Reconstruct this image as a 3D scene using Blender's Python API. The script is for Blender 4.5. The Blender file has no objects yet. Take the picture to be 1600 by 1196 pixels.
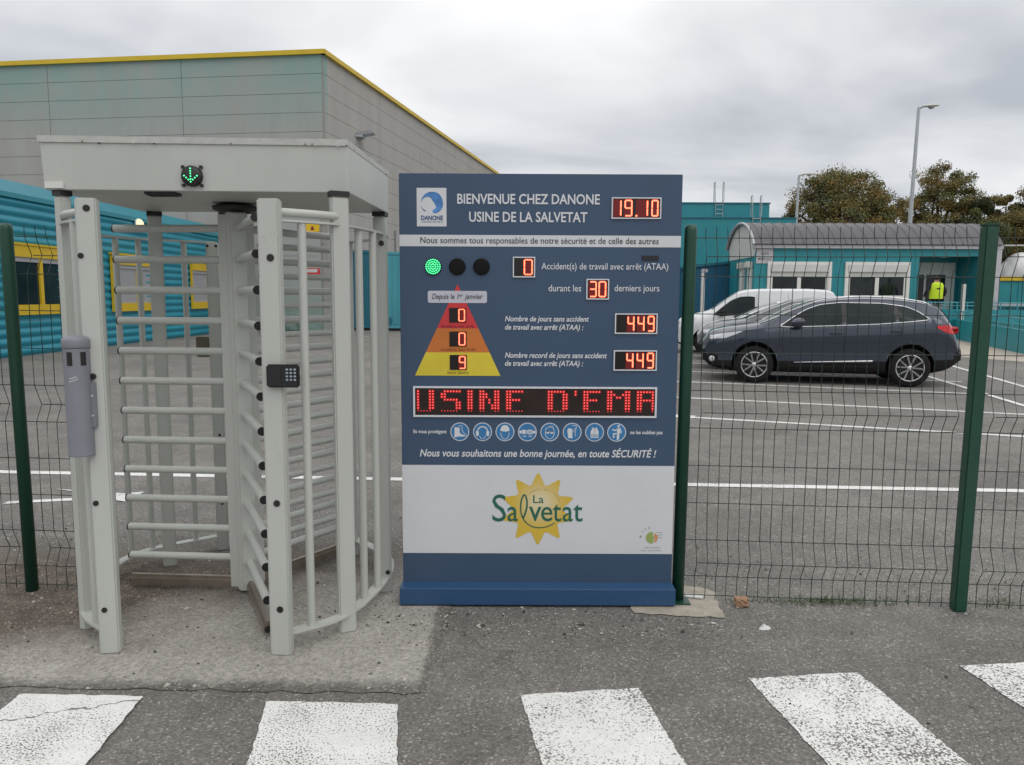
import bpy, bmesh, math, random
from mathutils import Vector, Matrix
R = math.radians
sc = bpy.context.scene
COL = sc.collection
random.seed(7)

# ------------------------------------------------------------------ camera
CAM_H = 1.58
CAM_M = Matrix(((0.99998909, -0.00467197, 0.0),
                (0.00052059, 0.11142785, -0.99377239),
                (0.00464288, 0.99376154, 0.11142907)))
cam_d = bpy.data.cameras.new("camera")
cam_d.sensor_width = 36.0
cam_d.lens = 27.0
cam_d.clip_start = 0.05
cam_d.clip_end = 3000
cam = bpy.data.objects.new("camera", cam_d)
cam.matrix_world = Matrix.Translation((0, 0, CAM_H)) @ CAM_M.to_4x4()
COL.objects.link(cam)
sc.camera = cam

# ------------------------------------------------------------------ world, sun, exposure
SUN_EL, SUN_AZ = R(48), R(215)
w = bpy.data.worlds.new("World")
sc.world = w
w.use_nodes = True
wt = w.node_tree
for n in list(wt.nodes):
    wt.nodes.remove(n)


def wn(t, **k):
    n = wt.nodes.new(t)
    for a, b in k.items():
        setattr(n, a, b)
    return n


sky = wn('ShaderNodeTexSky', sky_type='NISHITA', sun_disc=False, sun_elevation=SUN_EL, sun_rotation=SUN_AZ)
tc = wn('ShaderNodeTexCoord')
sep = wn('ShaderNodeSeparateXYZ')
wt.links.new(tc.outputs['Generated'], sep.inputs[0])


def wmath(op, a, b=None, clamp=False):
    n = wn('ShaderNodeMath', operation=op, use_clamp=clamp)
    for i, v in enumerate((a, b)):
        if v is None:
            continue
        if isinstance(v, (int, float)):
            n.inputs[i].default_value = v
        else:
            wt.links.new(v, n.inputs[i])
    return n.outputs[0]


zc = wmath('MAXIMUM', sep.outputs['Z'], 0.0)
den = wmath('ADD', zc, 0.16)
cx = wmath('DIVIDE', sep.outputs['X'], den)
cy = wmath('DIVIDE', sep.outputs['Y'], den)
cmb = wn('ShaderNodeCombineXYZ')
wt.links.new(cx, cmb.inputs[0])
wt.links.new(wmath('MULTIPLY', cy, 1.25), cmb.inputs[1])
nz = wn('ShaderNodeTexNoise')
nz.inputs['Scale'].default_value = 0.62
nz.inputs['Detail'].default_value = 5
nz.inputs['Roughness'].default_value = 0.5
nz.inputs['Distortion'].default_value = 0.35
wt.links.new(cmb.outputs[0], nz.inputs['Vector'])
cr = wn('ShaderNodeValToRGB')
els = cr.color_ramp.elements
els[0].position = 0.36
els[0].color = (0.40, 0.43, 0.48, 1)
els[1].position = 0.66
els[1].color = (0.86, 0.875, 0.90, 1)
wt.links.new(nz.outputs['Fac'], cr.inputs[0])
mr = wn('ShaderNodeMapRange')
mr.inputs[1].default_value = 0.0
mr.inputs[2].default_value = 0.9
mr.inputs[3].default_value = 0.93
mr.inputs[4].default_value = 2.0
wt.links.new(zc, mr.inputs[0])
sc_mul = wn('ShaderNodeVectorMath', operation='SCALE')
wt.links.new(cr.outputs[0], sc_mul.inputs[0])
wt.links.new(mr.outputs[0], sc_mul.inputs['Scale'])
warm = wn('ShaderNodeMix', data_type='RGBA')          # the cloud deck is bluish low down and neutral overhead
warm.inputs[6].default_value = (1.0, 1.0, 1.0, 1)
warm.inputs[7].default_value = (1.03, 0.99, 0.935, 1)
wt.links.new(wmath('MULTIPLY', zc, 2.2, True), warm.inputs[0])
wmul = wn('ShaderNodeVectorMath', operation='MULTIPLY')
wt.links.new(sc_mul.outputs[0], wmul.inputs[0])
wt.links.new(warm.outputs[2], wmul.inputs[1])
sc10 = wn('ShaderNodeVectorMath', operation='SCALE')
sc10.inputs['Scale'].default_value = 10.0
wt.links.new(wmul.outputs[0], sc10.inputs[0])
mixw = wn('ShaderNodeMix', data_type='RGBA')
mixw.inputs[0].default_value = 0.94
wt.links.new(sky.outputs[0], mixw.inputs[6])
wt.links.new(sc10.outputs[0], mixw.inputs[7])
bg = wn('ShaderNodeBackground')
bg.inputs['Strength'].default_value = 0.1
wt.links.new(mixw.outputs[2], bg.inputs[0])
wo = wn('ShaderNodeOutputWorld')
wt.links.new(bg.outputs[0], wo.inputs[0])

sun_d = bpy.data.lights.new("sun", 'SUN')
sun_d.energy = 0.5
sun_d.angle = R(40)
sun_d.color = (1.0, 0.97, 0.93)
sun = bpy.data.objects.new("sun", sun_d)
# azimuth measured from +Y clockwise; the sun is high behind the camera to the right
sv = Vector((math.sin(R(140)) * math.cos(SUN_EL), math.cos(R(140)) * math.cos(SUN_EL), math.sin(SUN_EL)))
sun.rotation_euler = sv.to_track_quat('Z', 'Y').to_euler()
COL.objects.link(sun)
sky.sun_rotation = R(140)
sc.view_settings.view_transform = 'Standard'
sc.view_settings.look = 'None'
sc.view_settings.exposure = 0.1
sc.view_settings.gamma = 1.0


# ------------------------------------------------------------------ measuring helpers (photo survey -> metres)
def ray(px, py):
    return CAM_M @ Vector(((px - 800) / 1200.0, -(py - 598) / 1200.0, -1.0))


def ground(px, py, z=0.0):
    v = ray(px, py)
    t = (z - CAM_H) / v.z
    return Vector((v.x * t, v.y * t, z))


def on_plane(px, py, Y):
    v = ray(px, py)
    t = Y / v.y
    return Vector((v.x * t, Y, CAM_H + v.z * t))


# ------------------------------------------------------------------ materials
MATS = {}


def new_mat(name):
    m = bpy.data.materials.new(name)
    m.use_nodes = True
    nt = m.node_tree
    return m, nt, nt.nodes['Principled BSDF']


def lk(nt, a, b):
    nt.links.new(a, b)


def nmath(nt, op, a, b=None, clamp=False):
    n = nt.nodes.new('ShaderNodeMath')
    n.operation = op
    n.use_clamp = clamp
    for i, v in enumerate((a, b)):
        if v is None:
            continue
        if isinstance(v, (int, float)):
            n.inputs[i].default_value = v
        else:
            lk(nt, v, n.inputs[i])
    return n.outputs[0]


def nnoise(nt, pos, scale, detail=4, rough=0.6):
    n = nt.nodes.new('ShaderNodeTexNoise')
    n.inputs['Scale'].default_value = scale
    n.inputs['Detail'].default_value = detail
    n.inputs['Roughness'].default_value = rough
    lk(nt, pos, n.inputs['Vector'])
    return n.outputs['Fac']


def nramp(nt, fac, stops):
    r = nt.nodes.new('ShaderNodeValToRGB')
    e = r.color_ramp.elements
    while len(e) < len(stops):
        e.new(0.5)
    for el, (p, c) in zip(e, stops):
        el.position = p
        el.color = (tuple(c) + (1,)) if hasattr(c, '__len__') else (c, c, c, 1)
    lk(nt, fac, r.inputs[0])
    return r.outputs[0]


def nmix(nt, fac, a, b, mode='MIX'):
    n = nt.nodes.new('ShaderNodeMix')
    n.data_type = 'RGBA'
    n.blend_type = mode
    for i, v in ((0, fac), (6, a), (7, b)):
        if isinstance(v, (int, float)):
            n.inputs[i].default_value = v
        elif isinstance(v, tuple):
            n.inputs[i].default_value = v + (1,) if len(v) == 3 else v
        else:
            lk(nt, v, n.inputs[i])
    return n.outputs[2]


def paint(name, col, rough=0.5, metal=0.0, var=0.10, scale=4.0, bump=0.0, bscale=60.0, spec=0.5, coat=0.0, streak=False, scuff=0.0):
    m, nt, b = new_mat(name)
    b.inputs['Roughness'].default_value = rough
    b.inputs['Metallic'].default_value = metal
    b.inputs['Specular IOR Level'].default_value = spec
    b.inputs['Coat Weight'].default_value = coat
    b.inputs['Coat Roughness'].default_value = 0.06
    g = nt.nodes.new('ShaderNodeNewGeometry')
    n = nt.nodes.new('ShaderNodeTexNoise')
    n.inputs['Scale'].default_value = scale
    n.inputs['Detail'].default_value = 6
    n.inputs['Roughness'].default_value = 0.65
    if streak:
        mp = nt.nodes.new('ShaderNodeMapping')
        mp.inputs['Scale'].default_value = (1, 1, 0.12)
        lk(nt, g.outputs['Position'], mp.inputs[0])
        lk(nt, mp.outputs[0], n.inputs['Vector'])
    else:
        lk(nt, g.outputs['Position'], n.inputs['Vector'])
    r = nt.nodes.new('ShaderNodeValToRGB')
    e = r.color_ramp.elements
    e[0].position, e[1].position = 0.3, 0.72
    e[0].color = tuple(c * (1 - var) for c in col) + (1,)
    e[1].color = tuple(min(1, c * (1 + var)) for c in col) + (1,)
    lk(nt, n.outputs['Fac'], r.inputs[0])
    base_out = r.outputs[0]
    if scuff:
        n3 = nnoise(nt, g.outputs['Position'], 46, 6, 0.75)
        n4 = nnoise(nt, g.outputs['Position'], 3.3, 3)
        sc_f = nramp(nt, nmath(nt, 'ADD', n3, nmath(nt, 'MULTIPLY', n4, 0.35)), [(0.845, 0.0), (0.90, 1.0)])
        base_out = nmix(nt, nmath(nt, 'MULTIPLY', sc_f, scuff), base_out, (0.16, 0.13, 0.10))
    lk(nt, base_out, b.inputs['Base Color'])
    if bump:
        n2 = nt.nodes.new('ShaderNodeTexNoise')
        n2.inputs['Scale'].default_value = bscale
        lk(nt, g.outputs['Position'], n2.inputs['Vector'])
        bp = nt.nodes.new('ShaderNodeBump')
        bp.inputs['Strength'].default_value = bump
        bp.inputs['Distance'].default_value = 0.01
        lk(nt, n2.outputs['Fac'], bp.inputs['Height'])
        lk(nt, bp.outputs[0], b.inputs['Normal'])
    MATS[name] = m
    return m


def glow(name, col, strength):
    m, nt, b = new_mat(name)
    b.inputs['Base Color'].default_value = tuple(c * 0.3 for c in col) + (1,)
    b.inputs['Emission Color'].default_value = col + (1,)
    b.inputs['Emission Strength'].default_value = strength
    MATS[name] = m
    return m


def nvor(nt, pos, scale):
    v = nt.nodes.new('ShaderNodeTexVoronoi')
    v.inputs['Scale'].default_value = scale
    lk(nt, pos, v.inputs['Vector'])
    return v


def nbump(nt, b, h, strength, dist=0.006):
    bp = nt.nodes.new('ShaderNodeBump')
    bp.inputs['Strength'].default_value = strength
    bp.inputs['Distance'].default_value = dist
    lk(nt, h, bp.inputs['Height'])
    lk(nt, bp.outputs[0], b.inputs['Normal'])


def asphalt_colour(nt, pos):
    big = nnoise(nt, pos, 0.55, 5)
    base = nramp(nt, big, [(0.3, (0.142, 0.134, 0.121)), (0.5, (0.182, 0.172, 0.156)), (0.72, (0.222, 0.210, 0.191))])
    v = nvor(nt, pos, 125)
    vs = nt.nodes.new('ShaderNodeSeparateColor')
    lk(nt, v.outputs['Color'], vs.inputs[0])
    grain = nramp(nt, vs.outputs[0], [(0.0, 0.62), (0.55, 0.97), (0.90, 1.18), (0.965, 1.7), (1.0, 2.2)])
    c = nmix(nt, 1.0, base, grain, 'MULTIPLY')
    v2 = nvor(nt, pos, 75)
    vs2 = nt.nodes.new('ShaderNodeSeparateColor')
    lk(nt, v2.outputs['Color'], vs2.inputs[0])
    stone = nmath(nt, 'MULTIPLY', nmath(nt, 'GREATER_THAN', vs2.outputs[1], 0.965),
                  nmath(nt, 'LESS_THAN', v2.outputs['Distance'], 0.30))
    c = nmix(nt, nmath(nt, 'MULTIPLY', stone, 0.8), c, (0.46, 0.44, 0.40))
    mid = nnoise(nt, pos, 3.2, 5)
    c = nmix(nt, 1.0, c, nramp(nt, mid, [(0.3, 0.82), (0.7, 1.16)]), 'MULTIPLY')
    return c, v.outputs['Distance']


def asphalt_mat():
    m, nt, b = new_mat('asphalt')
    g = nt.nodes.new('ShaderNodeNewGeometry')
    c, h = asphalt_colour(nt, g.outputs['Position'])
    # thin crack lines
    v = nt.nodes.new('ShaderNodeTexVoronoi')
    v.feature = 'DISTANCE_TO_EDGE'
    v.inputs['Scale'].default_value = 0.21
    nn = nt.nodes.new('ShaderNodeTexNoise')
    nn.inputs['Scale'].default_value = 1.7
    nn.inputs['Detail'].default_value = 6
    lk(nt, g.outputs['Position'], nn.inputs['Vector'])
    ad = nt.nodes.new('ShaderNodeVectorMath')
    ad.operation = 'ADD'
    lk(nt, g.outputs['Position'], ad.inputs[0])
    lk(nt, nn.outputs['Color'], ad.inputs[1])
    lk(nt, ad.outputs[0], v.inputs['Vector'])
    crack = nmath(nt, 'LESS_THAN', v.outputs['Distance'], 0.0022)
    c = nmix(nt, nmath(nt, 'MULTIPLY', crack, 0.28), c, (0.05, 0.047, 0.042))
    lk(nt, c, b.inputs['Base Color'])
    b.inputs['Roughness'].default_value = 0.80
    b.inputs['Specular IOR Level'].default_value = 0.5
    nbump(nt, b, h, 0.7)
    return m


def road_paint_mat(name, thr=0.43, warm=1.0, crack=None):
    m, nt, b = new_mat(name)
    g = nt.nodes.new('ShaderNodeNewGeometry')
    pos = g.outputs['Position']
    c, h = asphalt_colour(nt, pos)
    n1 = nnoise(nt, pos, 125, 3, 0.6)
    n2 = nnoise(nt, pos, 2.2, 4)
    s = nmath(nt, 'ADD', n1, nmath(nt, 'MULTIPLY', nmath(nt, 'SUBTRACT', n2, 0.5), 0.42))
    mask = nramp(nt, s, [(thr - 0.012, 0.0), (thr + 0.012, 1.0)])
    tint = nramp(nt, nnoise(nt, pos, 9, 4), [(0.3, (0.70, 0.70, 0.675)), (0.7, (0.80, 0.80, 0.785))])
    if crack:                                   # a wandering crack across the paint, in metres
        x0, y0, x1, y1 = crack
        sp = nt.nodes.new('ShaderNodeSeparateXYZ')
        lk(nt, pos, sp.inputs[0])
        wob = nmath(nt, 'MULTIPLY', nmath(nt, 'SUBTRACT', nnoise(nt, pos, 14, 5), 0.5), 0.10)
        L = math.hypot(x1 - x0, y1 - y0)
        a, bb = -(y1 - y0) / L, (x1 - x0) / L
        d = nmath(nt, 'ADD', nmath(nt, 'ADD', nmath(nt, 'MULTIPLY', sp.outputs[0], a),
                                   nmath(nt, 'MULTIPLY', sp.outputs[1], bb)), -(a * x0 + bb * y0))
        d = nmath(nt, 'ABSOLUTE', nmath(nt, 'ADD', d, wob))
        keep = nmath(nt, 'GREATER_THAN', d, nmath(nt, 'MULTIPLY', nnoise(nt, pos, 30, 2), 0.008))
        mask = nmath(nt, 'MULTIPLY', mask, keep)
    c = nmix(nt, mask, c, tint)
    lk(nt, c, b.inputs['Base Color'])
    b.inputs['Roughness'].default_value = 0.75
    nbump(nt, b, h, 0.35)
    return m


def slab_mat():
    """worn concrete slab that runs out into brown soil to the left and into gravelly asphalt at the back"""
    m, nt, b = new_mat('concrete_slab')
    g = nt.nodes.new('ShaderNodeNewGeometry')
    pos = g.outputs['Position']
    sp = nt.nodes.new('ShaderNodeSeparateXYZ')
    lk(nt, pos, sp.inputs[0])
    n = nnoise(nt, pos, 1.6, 7, 0.65)
    con = nramp(nt, n, [(0.28, (0.275, 0.26, 0.233)), (0.5, (0.365, 0.348, 0.316)), (0.72, (0.455, 0.436, 0.40))])
    fine = nnoise(nt, pos, 38, 5, 0.75)
    con = nmix(nt, 1.0, con, nramp(nt, fine, [(0.3, 0.66), (0.5, 1.0), (0.72, 1.3)]), 'MULTIPLY')
    v = nvor(nt, pos, 150)
    vs = nt.nodes.new('ShaderNodeSeparateColor')
    lk(nt, v.outputs['Color'], vs.inputs[0])
    con = nmix(nt, 1.0, con, nramp(nt, vs.outputs[0], [(0.0, 0.68), (0.12, 0.95), (0.9, 1.05), (1.0, 1.4)]), 'MULTIPLY')
    soil = nramp(nt, nnoise(nt, pos, 6, 8, 0.75), [(0.3, (0.092, 0.076, 0.063)), (0.55, (0.165, 0.138, 0.116)), (0.75, (0.25, 0.217, 0.185))])
    soil = nmix(nt, 1.0, soil, nramp(nt, vs.outputs[0], [(0.0, 0.6), (0.85, 1.1), (1.0, 2.2)]), 'MULTIPLY')
    asp, h = asphalt_colour(nt, pos)
    wob = nmath(nt, 'MULTIPLY', nmath(nt, 'SUBTRACT', nnoise(nt, pos, 2.6, 6), 0.5), 1.5)
    fx = nmath(nt, 'ADD', nmath(nt, 'SUBTRACT', nmath(nt, 'MULTIPLY', sp.outputs[0], -1), nmath(nt, 'MULTIPLY', nmath(nt, 'SUBTRACT', 3.35, sp.outputs[1]), 1.2)), wob)
    left = nramp(nt, nmath(nt, 'MULTIPLY', nmath(nt, 'SUBTRACT', fx, 1.55), 1.0), [(0.0, 0.0), (1.0, 1.0)])
    c = nmix(nt, left, con, soil)
    fy = nmath(nt, 'ADD', sp.outputs[1], nmath(nt, 'MULTIPLY', wob, 0.7))
    back = nramp(nt, nmath(nt, 'MULTIPLY', nmath(nt, 'SUBTRACT', fy, 4.3), 2.0), [(0.0, 0.0), (1.0, 1.0)])
    c = nmix(nt, back, c, asp)
    ew = nmath(nt, 'ADD', nmath(nt, 'MULTIPLY', nmath(nt, 'SUBTRACT', nnoise(nt, pos, 7, 6, 0.7), 0.5), 0.26), nmath(nt, 'MULTIPLY', nmath(nt, 'SUBTRACT', fine, 0.5), 0.10))
    front = nramp(nt, nmath(nt, 'MULTIPLY', nmath(nt, 'ADD', nmath(nt, 'SUBTRACT', sp.outputs[1], 2.955), nmath(nt, 'MULTIPLY', ew, 0.6)), 14.0), [(0.0, 0.0), (1.0, 1.0)])
    side = nramp(nt, nmath(nt, 'MULTIPLY', nmath(nt, 'ADD', nmath(nt, 'SUBTRACT', -0.36, sp.outputs[0]), nmath(nt, 'MULTIPLY', ew, 0.25)), 40.0), [(0.0, 0.0), (1.0, 1.0)])
    c = nmix(nt, nmath(nt, 'MULTIPLY', front, side), asp, c)
    warm_ = nnoise(nt, pos, 1.1, 3)
    lk(nt, c, b.inputs['Base Color'])
    b.inputs['Roughness'].default_value = 0.95
    b.inputs['Specular IOR Level'].default_value = 0.2
    nbump(nt, b, nmath(nt, 'ADD', fine, n), 0.8, 0.012)
    return m


def clad_mat():
    """pale grey concrete cladding with panel joints and a turquoise wash of algae under the eaves"""
    m, nt, b = new_mat('grey_cladding')
    g = nt.nodes.new('ShaderNodeNewGeometry')
    pos = g.outputs['Position']
    mp = nt.nodes.new('ShaderNodeMapping')
    mp.inputs['Scale'].default_value = (0.55, 0.55, 0.07)
    lk(nt, pos, mp.inputs[0])
    st = nnoise(nt, mp.outputs[0], 1.6, 6, 0.7)
    base = nramp(nt, st, [(0.3, (0.335, 0.320, 0.298)), (0.7, (0.405, 0.388, 0.362))])
    patch = nnoise(nt, pos, 0.22, 4, 0.6)
    sp = nt.nodes.new('ShaderNodeSeparateXYZ')
    lk(nt, pos, sp.inputs[0])
    hi = nramp(nt, nmath(nt, 'DIVIDE', sp.outputs[2], 12.0), [(0.0, 0.5), (0.22, 0.42), (0.33, 0.12), (0.70, 0.12), (0.83, 0.62), (0.92, 1.0)])
    facing = nmath(nt, 'LESS_THAN', sp.outputs[1], 36.3)
    lim = nmath(nt, 'LESS_THAN', sp.outputs[0], -8.02)
    f = nmath(nt, 'MULTIPLY', nramp(nt, nmath(nt, 'ADD', nmath(nt, 'MULTIPLY', st, 0.6), nmath(nt, 'MULTIPLY', patch, 0.6)), [(0.44, 0.0), (0.66, 1.0)]), hi)
    f = nmath(nt, 'MULTIPLY', nmath(nt, 'MULTIPLY', f, facing), lim)
    c = nmix(nt, nmath(nt, 'MULTIPLY', f, 0.58), base, (0.14, 0.335, 0.31))
    lk(nt, c, b.inputs['Base Color'])
    b.inputs['Roughness'].default_value = 0.8
    return m


def glass_dark(name, col=(0.012, 0.016, 0.018), rough=0.06, spec=0.4):
    m, nt, b = new_mat(name)
    b.inputs['Base Color'].default_value = col + (1,)
    b.inputs['Roughness'].default_value = rough
    b.inputs['Specular IOR Level'].default_value = spec
    g = nt.nodes.new('ShaderNodeNewGeometry')
    n = nnoise(nt, g.outputs['Position'], 1.4, 3)
    c = nramp(nt, n, [(0.35, tuple(x * 0.7 for x in col)), (0.65, tuple(x * 1.6 for x in col))])
    lk(nt, c, b.inputs['Base Color'])
    MATS[name] = m
    return m


M_ASPH = asphalt_mat()
M_ZEBRA = road_paint_mat('zebra_paint', 0.425)
M_ZEBRA_WORN = road_paint_mat('zebra_paint_worn', 0.455)
M_ZEBRA_CR1 = road_paint_mat('zebra_paint_cracked', 0.40, crack=(-2.05, 2.62, -1.42, 2.86))
M_ZEBRA_CR2 = road_paint_mat('zebra_paint_split', 0.43, crack=(2.03, 3.17, 2.33, 2.80))
M_LINE = road_paint_mat('parking_line_paint', 0.40)
M_SLAB = slab_mat()
M_CLAD = clad_mat()
M_WALK = paint('pale_pavement', (0.42, 0.37, 0.31), 0.9, var=0.18, scale=0.9, bump=0.3)
M_PATCH = paint('footing_concrete', (0.37, 0.335, 0.28), 0.95, var=0.22, scale=14, bump=0.6, bscale=90)
M_GREY = paint('light_grey_steel', (0.465, 0.478, 0.445), 0.38, var=0.06, scale=5, streak=True, scuff=0.5)
M_CANOPY = paint('canopy_grey', (0.465, 0.478, 0.445), 0.42, var=0.08, scale=2.2, streak=True, scuff=0.35)
M_FLAKE = paint('flaking_lid_paint', (0.46, 0.465, 0.435), 0.55, var=0.14, scale=22)
M_BLACK = paint('black_plastic', (0.012, 0.012, 0.013), 0.45)
M_LAMPOFF = paint('unlit_lamp_lens', (0.008, 0.007, 0.008), 0.6, spec=0.15)
M_RUBBER = paint('tyre_rubber', (0.013, 0.013, 0.014), 0.85, var=0.2, spec=0.25)
M_STEEL = paint('brushed_kick_bar', (0.36, 0.315, 0.27), 0.32, 0.85, var=0.2, scale=12)
M_ASHT = paint('slate_grey_steel', (0.20, 0.205, 0.235), 0.45, var=0.08)
M_BLUE = paint('board_blue', (0.040, 0.074, 0.135), 0.38, var=0.07, scale=1.2)
M_PLINTH = paint('plinth_blue', (0.025, 0.074, 0.168), 0.35, var=0.06)
M_WHITEPRINT = paint('white_print', (0.62, 0.635, 0.665), 0.45, var=0.03)
M_BANDPRINT = paint('silver_band_print', (0.60, 0.615, 0.64), 0.45, var=0.03)
M_DARKTXT = paint('charcoal_print', (0.05, 0.05, 0.06), 0.5)
M_GREYLAB = paint('grey_label_print', (0.50, 0.50, 0.57), 0.5)
M_RED = paint('red_print', (0.56, 0.035, 0.04), 0.45)
M_DKRED = paint('dark_red_print', (0.25, 0.01, 0.025), 0.45)
M_ORANGE = paint('orange_print', (0.53, 0.155, 0.025), 0.45)
M_BROWN = paint('brown_print', (0.22, 0.08, 0.02), 0.5)
M_YELLOW = paint('yellow_print', (0.62, 0.50, 0.035), 0.45)
M_OLIVE = paint('olive_print', (0.22, 0.17, 0.02), 0.5)
M_SIGNBLUE = paint('mandatory_blue_print', (0.03, 0.17, 0.38), 0.45)
M_LOGOBLUE = paint('logo_blue_print', (0.07, 0.22, 0.52), 0.4, var=0.4, scale=25)
M_NAVY = paint('navy_print', (0.05, 0.08, 0.2), 0.5)
M_GREENTXT = paint('dark_green_print', (0.012, 0.115, 0.075), 0.45)
M_LIME = paint('lime_print', (0.27, 0.36, 0.10), 0.5)
M_EMBOR = paint('pale_orange_print', (0.56, 0.26, 0.10), 0.5)
M_LED_PANEL = paint('led_panel', (0.010, 0.005, 0.004), 0.25, var=0.3, scale=9)
M_LED = glow('red_led', (1.0, 0.17, 0.085), 3.2)
M_LED_HALO = glow('red_led_halo', (0.30, 0.003, 0.002), 0.17)  # weak emission imitating the red light spilled round the digits
M_LED_DIM = glow('dim_red_led', (1.0, 0.05, 0.06), 0.5)
M_LED_DOT = glow('matrix_red_led', (1.0, 0.09, 0.085), 1.7)
M_GLED = glow('green_led', (0.10, 1.0, 0.38), 1.6)
M_GHALO = glow('green_led_halo', (0.0, 0.45, 0.12), 0.30)  # weak emission imitating the green light spilled between the LEDs
M_FENCE = paint('dark_green_coating', (0.008, 0.055, 0.032), 0.4, var=0.12, scale=20)
M_WIRE = paint('green_wire', (0.010, 0.026, 0.018), 0.5)
M_CORR = paint('turquoise_corrugated', (0.012, 0.235, 0.32), 0.38, var=0.10, scale=0.8, streak=True)
M_TEALSM = paint('turquoise_panel', (0.016, 0.225, 0.265), 0.45, var=0.10, scale=0.7)
M_TEALDK = paint('deep_teal_panel', (0.01, 0.135, 0.19), 0.5, var=0.1, scale=0.8)
M_TEALLT = paint('light_teal_panel', (0.06, 0.30, 0.36), 0.45, var=0.1, scale=0.8)
M_YEL = paint('yellow_trim', (0.62, 0.42, 0.015), 0.45, var=0.08, scale=2)
M_SHUT = paint('grey_shutter', (0.36, 0.36, 0.38), 0.5, var=0.05)
M_WIN = glass_dark('dark_window_glass')
M_CARGL = glass_dark('car_window_glass', (0.010, 0.016, 0.018), 0.03, 0.22)
M_WHITE = paint('white_pvc', (0.68, 0.68, 0.66), 0.45, var=0.05)
M_OFFW = paint('off_white_render', (0.56, 0.57, 0.55), 0.7, var=0.07)
M_ROOF = paint('grey_roof_sheet', (0.10, 0.097, 0.107), 0.5, var=0.12, scale=2)
M_GUTTER = paint('pale_gutter', (0.44, 0.44, 0.47), 0.5)
M_GALV = paint('galvanised_steel', (0.42, 0.44, 0.46), 0.4, 0.4)
M_CARBLUE = paint('slate_blue_car_paint', (0.027, 0.037, 0.060), 0.27, 0.40, var=0.03, coat=1.0)
M_CARGREY = paint('grey_car_paint', (0.105, 0.108, 0.122), 0.3, 0.4, var=0.03, coat=0.8)
M_CARWHITE = paint('white_car_paint', (0.66, 0.67, 0.68), 0.35, var=0.02, coat=0.6)
M_TRIM = paint('black_cladding', (0.011, 0.011, 0.012), 0.7, spec=0.2)
M_CHROME = paint('chrome_trim', (0.72, 0.73, 0.75), 0.18, 0.9, var=0.02)
M_SCREEN = glass_dark('windscreen_glass', (0.085, 0.105, 0.10), 0.04, 0.7)
M_RIM = paint('alloy_rim', (0.62, 0.62, 0.63), 0.28, 0.7, var=0.04)
M_TAIL = paint('red_tail_lens', (0.60, 0.008, 0.012), 0.12, var=0.1, coat=0.6)
M_LENS = paint('headlamp_lens', (0.55, 0.57, 0.60), 0.08, 0.3, coat=0.8)
M_BARK = paint('bark', (0.055, 0.045, 0.036), 0.9, var=0.3, scale=3)
M_LEAF = [paint('leaf_olive', (0.20, 0.168, 0.056), 0.7, var=0.4, scale=0.8),
          paint('leaf_green', (0.118, 0.130, 0.050), 0.7, var=0.4, scale=0.8),
          paint('leaf_rust', (0.235, 0.155, 0.046), 0.7, var=0.4, scale=0.8),
          paint('leaf_conifer', (0.055, 0.068, 0.026), 0.75, var=0.4, scale=0.8)]
M_VEST = paint('hi_vis_yellow', (0.52, 0.72, 0.02), 0.7, var=0.1)
M_CLOTH = paint('black_cloth', (0.014, 0.014, 0.018), 0.9)
M_SKIN = paint('skin', (0.42, 0.24, 0.17), 0.6)
M_HAIR = paint('dark_hair', (0.012, 0.010, 0.009), 0.7)
M_GRASS = paint('weed_green', (0.055, 0.085, 0.018), 0.8, var=0.4, scale=20)
M_LAWN = paint('lawn', (0.10, 0.125, 0.04), 0.9, var=0.3, scale=1.5)
M_BRICK = paint('broken_brick', (0.33, 0.20, 0.12), 0.9, var=0.25, scale=40, bump=0.8)
M_PEB = [paint('pale_stone', (0.44, 0.42, 0.38), 0.9, var=0.2, scale=30), paint('grey_stone', (0.17, 0.16, 0.145), 0.9, var=0.3, scale=30),
         paint('dark_stone', (0.05, 0.046, 0.042), 0.9, var=0.3, scale=30)]
M_PAPER = paint('crumpled_paper', (0.66, 0.66, 0.64), 0.8)
M_TANK = paint('white_tank', (0.70, 0.71, 0.72), 0.3, 0.2)
M_LAMPGLOW = glow('lit_bulkhead', (1.0, 0.86, 0.55), 0.9)
M_KEY = paint('keypad_key', (0.34, 0.38, 0.44), 0.4)
M_WARN = paint('warning_yellow', (0.70, 0.46, 0.01), 0.5)


# ------------------------------------------------------------------ object helpers
ORG = {}


def tag(o, label=None, cat=None, group=None, kind=None):
    if label: o['label'] = label
    if cat: o['category'] = cat
    if group: o['group'] = group
    if kind: o['kind'] = kind
    return o


def thing(name, label, cat, loc=(0, 0, 0), group=None):
    o = bpy.data.objects.new(name, None)
    o.empty_display_size = 0.2
    COL.objects.link(o)
    o.location = loc
    ORG[o.name] = Vector(loc)
    return tag(o, label, cat, group)


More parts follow.
